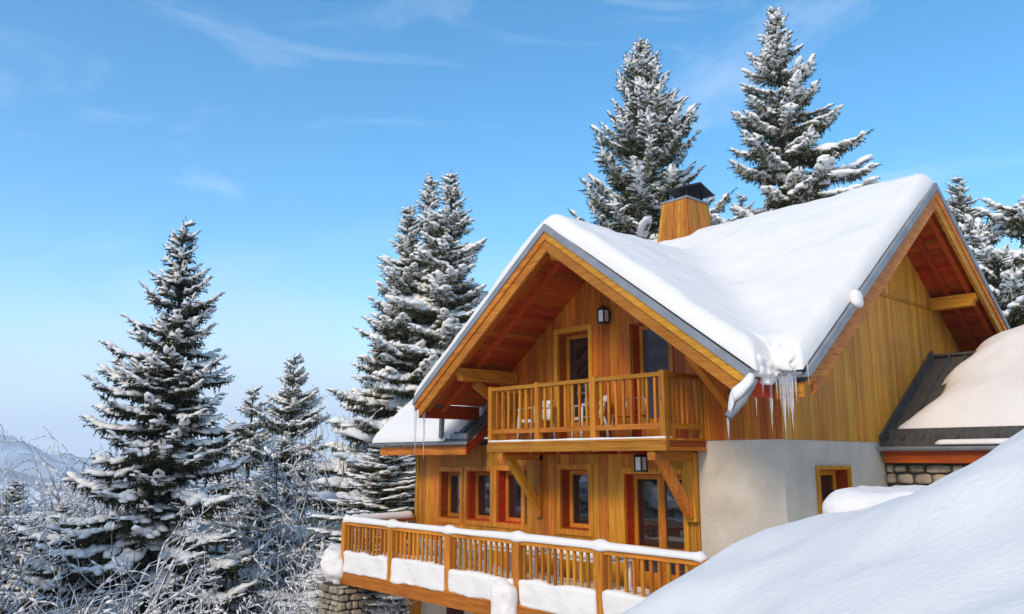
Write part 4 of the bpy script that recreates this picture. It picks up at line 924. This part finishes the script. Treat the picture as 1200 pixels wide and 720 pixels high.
# spruces on the slope left of the photographer, mirrored in the window panes
for (x, y, k, rz, lb_) in ((-22, -3, 'grp', 0, 'nearest'), (-27, -12, 'grp', 1, 'middle'), (-33, -7, 'grp', 2, 'farthest'), (-20, -14, 'left', 2, 'rearmost')):
    H0, me = CONE[k]; put_conifer(me, x, y, float(ground_z(x, y)[0]), lb_ + ' spruce on the slope outside the frame, mirrored in the terrace panes', M_needle, s=0.8, rz=rz)

# snow spilling over the gutter in the roof corner
gp = []; gs = []; gr_ = np.random.default_rng(77)
for k in range(30):
    u = gr_.choice([gr_.normal(0.04, 0.06), gr_.normal(0.32, 0.09), gr_.uniform(-0.04, 0.46)], p=[0.4, 0.45, 0.15]); dz = gr_.uniform(-0.24, 0.26); u -= 0.13; gp.append((AXRt+u-0.25*max(0, -dz), BY0-0.16+gr_.normal(0, 0.03)+max(0, dz)*0.55, gz+dz)); q_ = gr_.uniform(0.6, 1.2)*(0.7+0.9*max(0, dz+0.15)); gs.append((0.13*q_, 0.13*q_, 0.15*q_))
for k in range(16):
    dz = gr_.uniform(-0.15, 0.22); gp.append((AXRt+0.02+gr_.normal(0, 0.02), 10.02+gr_.uniform(-0.04, 0.32), rA(AXRt)+dz)); q_ = gr_.uniform(0.55, 0.95); gs.append((0.14*q_, 0.13*q_, 0.15*q_))
v, f = instance(BLOB, np.array(gp), gr_.normal(0, 1, (46, 3))*np.array([1, 1, 0.2]), np.tile(np.array([0, 0, 1.0]), (46, 1)), np.array(gs), gr_.integers(0, 5, 46))
gso = link('gutter_snow', np_mesh('gutter_snow', v, f, True), M_snow); rmd = gso.modifiers.new('melt', 'REMESH'); rmd.mode = 'VOXEL'; rmd.voxel_size = 0.02; rmd.use_smooth_shade = True; smd = gso.modifiers.new('soften', 'SMOOTH'); smd.factor = 0.6; smd.iterations = 6
tag(gso, 'snow tongues spilling over the roof corner gutter above the icicles', 'snow', kind='stuff')
# bare trees
def make_bare(H, seed, spread=0.55, levels=4, bushy=False):
    r = np.random.default_rng(seed); segs = []
    def grow(p, d, L_, rd, lv):
        n_ = 4; pts = [p]; dd = d.copy()
        for k in range(n_):
            dd = dd + r.normal(0, 0.17, 3); dd[2] += (0.03 if lv < 2 else -0.02); dd /= np.linalg.norm(dd); pts.append(pts[-1]+dd*L_/n_)
        segs.append((pts, list(np.linspace(rd, rd*0.55, n_+1)), 5 if lv < 2 else 3))
        if lv >= levels: return
        nc = int(r.integers(3, 6)) if lv < 2 else int(r.integers(2, 5))
        for c_ in range(nc):
            f = 0.3+0.7*(c_+1)/nc; i = min(n_-1, int(f*n_)); q_ = pts[i]+(pts[i+1]-pts[i])*(f*n_-i if f < 1 else 1)
            ax = r.normal(0, 1, 3); ax -= ax@dd*dd; ax /= np.linalg.norm(ax); an = spread*r.uniform(0.6, 1.4)
            grow(q_, dd*math.cos(an)+ax*math.sin(an), L_*r.uniform(0.5, 0.75), max(0.012, rd*0.55), lv+1)
    if bushy:
        for k in range(9):
            a = k*2.4; grow(np.array([math.cos(a)*0.15, math.sin(a)*0.15, 0]), np.array([math.cos(a)*0.75, math.sin(a)*0.75, 1.0]), H*0.5, 0.03, 1)
    else: grow(np.array([0, 0, -0.5]), np.array([0, 0, 1.0]), H*0.52, H*0.010+0.02, 0)
    top = max(p_[2] for s_ in segs for p_ in s_[0]); segs = [([p_*np.array([1, 1, H/top]) for p_ in a_], b_, c_) for a_, b_, c_ in segs]
    groups = ([s for s in segs if s[2] == 5], [s for s in segs if s[2] == 3]); res = []
    for nm, g_ in zip(('trunk', 'twigs'), groups):
        V = []; F = []; off = 0
        for pts, rd, n_ in g_:
            v, f = tube_vf(pts, rd, n_, False); V += v; F += [tuple(i+off for i in q_) for q_ in f]; off += len(v)
        res.append(np_mesh(nm, np.array(V), np.array(F), True))
    SP, SD, SS = [], [], []
    for pts, rd, n_ in segs:
        for k in range(len(pts)-1):
            d = pts[k+1]-pts[k]; l_ = np.linalg.norm(d); sl = abs(d[2])/l_
            if r.random() < 0.75*(1.0-sl): SP.append((pts[k]+pts[k+1])/2+np.array([0, 0, rd[k]*0.7])); SD.append(d); SS.append((l_*r.uniform(0.45, 0.7), rd[k]*0.8+0.010*r.uniform(0.5, 1.6), rd[k]*0.6+0.014*r.uniform(0.5, 1.6)))
    SP, SD, SS = np.array(SP), np.array(SD), np.array(SS)
    v, f = instance(BLOB1, SP, SD, np.tile(np.array([0.01, 0, 1.0]), (len(SP), 1)), SS, np.zeros(len(SP), int))
    res.append(np_mesh('branch_snow', v, f, True))
    return res
BARE = [make_bare(9, 41, 0.5, 5), make_bare(9, 42, 0.42, 5), make_bare(9, 43, 0.55, 5), make_bare(4, 44, 0.85, 4, True), make_bare(4, 45, 0.95, 4, True)]
def bare_at(px, py, dist, k, label, rz, s=None, nm='bare_tree'):
    x, y, zt = spot(px, py, dist); zg = float(ground_z(x, y)[0])-0.15; H = 9.0 if k < 3 else 4.0
    e = empty(nm, (x, y, zg), label, 'tree' if nm == 'bare_tree' else 'shrub', 'frosted bare trees on the slope' if nm == 'bare_tree' else 'frosted bare shrubs on the slope')
    s = (zt-zg)/H if s is None else s; e.scale = (s*0.85, s*0.85, s); e.rotation_euler.z = rz
    for n2, me in zip(('trunk', 'twigs', 'branch_snow'), BARE[k]):
        if len(me.materials) == 0: me.materials.append(M_twig if n2 != 'branch_snow' else M_snowtree)
        o = bpy.data.objects.new(n2, me); col.objects.link(o); o.parent = e
        if n2 != 'trunk': o['kind'] = 'stuff'
for i, (px, py, d, k, lb_) in enumerate(((12, 505, 33, 0, 'bare frosted tree at the extreme left edge'), (48, 500, 36, 1, 'bare frosted tree second from the left edge'), (85, 492, 35, 2, 'bare frosted tree below the mountain haze, third from the left'),
        (118, 500, 31, 1, 'bare frosted tree just left of the tall dark spruce'), (70, 545, 24, 0, 'nearer bare tree with forked crown low at the left'), (150, 560, 22, 2, 'bare tree in front of the left side of the tall dark spruce'),
        (372, 445, 34, 0, 'bare tree between the small spruce and the three close spruces'), (392, 480, 32, 2, 'bare tree just left of the three close spruces'), (340, 500, 29, 1, 'bare tree in front of the small dusted spruce'), (415, 560, 24, 2, 'bare tree left of the terrace corner'),
        (300, 560, 26, 0, 'bare tree right of the foot of the tall dark spruce'), (25, 580, 22, 2, 'near bare tree in the lower left corner'),
        (30, 488, 44, 2, 'tall bare tree against the hazy hillside, near the left edge'), (66, 490, 42, 0, 'tall bare tree against the haze beside the third tree from the left'), (105, 486, 40, 1, 'tallest bare tree left of the dark spruce, against the haze'), (130, 520, 33, 2, 'bare tree half behind the left boughs of the tall dark spruce'),
        (360, 430, 38, 2, 'tallest thin bare tree beside the small dusted spruce'), (385, 460, 36, 1, 'thin bare tree against the sky right of the small dusted spruce'))):
    bare_at(px, py, d, k, lb_, i*1.7)
SHL = ['frosted shrub in the lower left corner', 'frosted shrub along the bottom edge below the left tree trunks', 'frosted shrub in front of the tall dark spruce', 'frosted shrub at the bottom edge right of the tall dark spruce', 'frosted shrub left of the stone pillar', 'frosted shrub at the bottom edge beneath the small spruce', 'frosted shrub between the bare trees at far left', 'frosted shrub under the terrace corner', 'frosted shrub at the left edge below the bare crowns', 'frosted shrub beside the forked bare tree']
for i, (px, py, d, k) in enumerate(((10, 650, 21, 3), (80, 665, 21, 4), (190, 690, 20, 3), (300, 640, 21, 4), (365, 640, 20, 3), (340, 600, 25, 4), (50, 600, 26, 3), (430, 660, 19, 4), (5, 590, 28, 4), (110, 610, 24, 3))):
    bare_at(px, py, d, k, SHL[i], i*2.1, nm='bare_shrub')

# ------------------------------------------------------------------ far ridges
M_mount = noisy('snowy_forest_slopes', (0.05, 0.065, 0.09), (0.72, 0.74, 0.78), 0.012, 0.95, detail=8)
def mountain(name, r0, az0, az1, zbase, hfun, label):
    az = np.linspace(az0, az1, 160); rr = np.linspace(0, 1, 24); A, Q = np.meshgrid(az, rr, indexing='ij'); a, q = A.ravel(), Q.ravel()
    R_ = r0+q*900; x, y = np.cos(a)*R_, np.sin(a)*R_
    h = hfun(a)*np.sin(np.clip(q*1.25, 0, 1)*math.pi/2)*(1-0.25*np.clip(q-0.8, 0, 1)*5)
    z = zbase+h*(1+0.18*fbm(np.stack([x/160, y/160, q], 1), 4))+14*fbm(np.stack([x/60, y/60, q*0], 1), 3)
    return tag(link(name, np_mesh(name, np.stack([x, y, z], 1), grid_faces(160, 24), True), M_mount), label, 'mountain', kind='structure')
mountain('mountain', 1900, rad(95), rad(255), -90, lambda a: 78+100*np.exp(-((a-rad(173.5))/rad(6.0))**2)+14*np.sin(a*17), 'hazy snow streaked mountainside beyond the valley')

# frosted thicket: the far mass of bare trees on the slope
def arrays(me):
    v = np.empty(len(me.vertices)*3, np.float32); me.vertices.foreach_get('co', v)
    f = np.empty(len(me.loops), np.int32); me.loops.foreach_get('vertex_index', f); return v.reshape(-1, 3), f.reshape(-1, 4)
VV = []; FF = []; off = 0
for i in range(18):
    px = rng.uniform(-60, 480); d = rng.uniform(30, 75); k = int(rng.integers(0, 5)); x, y, zt = spot(px, rng.uniform(490, 560), d); zg = float(ground_z(x, y)[0])-0.2
    if zt-zg < 1.5: zt = zg+5
    sc_ = (zt-zg)/(9.0 if k < 3 else 4.0); an_ = rng.uniform(0, 6.28); ca, sa = math.cos(an_)*min(sc_, 2.0), math.sin(an_)*min(sc_, 2.0)
    for me in BARE[k][:2]:
        v, f = arrays(me); v = np.stack([v[:, 0]*ca-v[:, 1]*sa+x, v[:, 0]*sa+v[:, 1]*ca+y, v[:, 2]*sc_+zg], 1); VV.append(v); FF.append(f+off); off += len(v)
tag(link('frosted_thicket', np_mesh('frosted_thicket', np.concatenate(VV), np.concatenate(FF), True), M_twig), 'dense mass of frosted bare trees on the far slope', 'thicket', kind='stuff')

# haze in the valley air
m, t, b = newmat('valley_haze'); t.nodes.remove(b)
pv = t.nodes.new('ShaderNodeVolumePrincipled'); pv.inputs['Color'].default_value = (0.93, 0.95, 0.98, 1); pv.inputs['Density'].default_value = 0.00028; pv.inputs['Anisotropy'].default_value = 0.2
t.links.new(pv.outputs[0], t.nodes['Material Output'].inputs['Volume'])
hz = box('haze', -7200, 7200, -7200, 7200, -140, 260, m); tag(hz, 'thin pale winter haze filling the valley air', 'haze', kind='stuff')
scene.cycles.volume_bounces = 2
tri = sum(len(o.data.polygons)*2 for o in bpy.data.objects if o.type == 'MESH'); print('faces*2', tri, 'unique', sum(len(q.polygons)*2 for q in bpy.data.meshes))
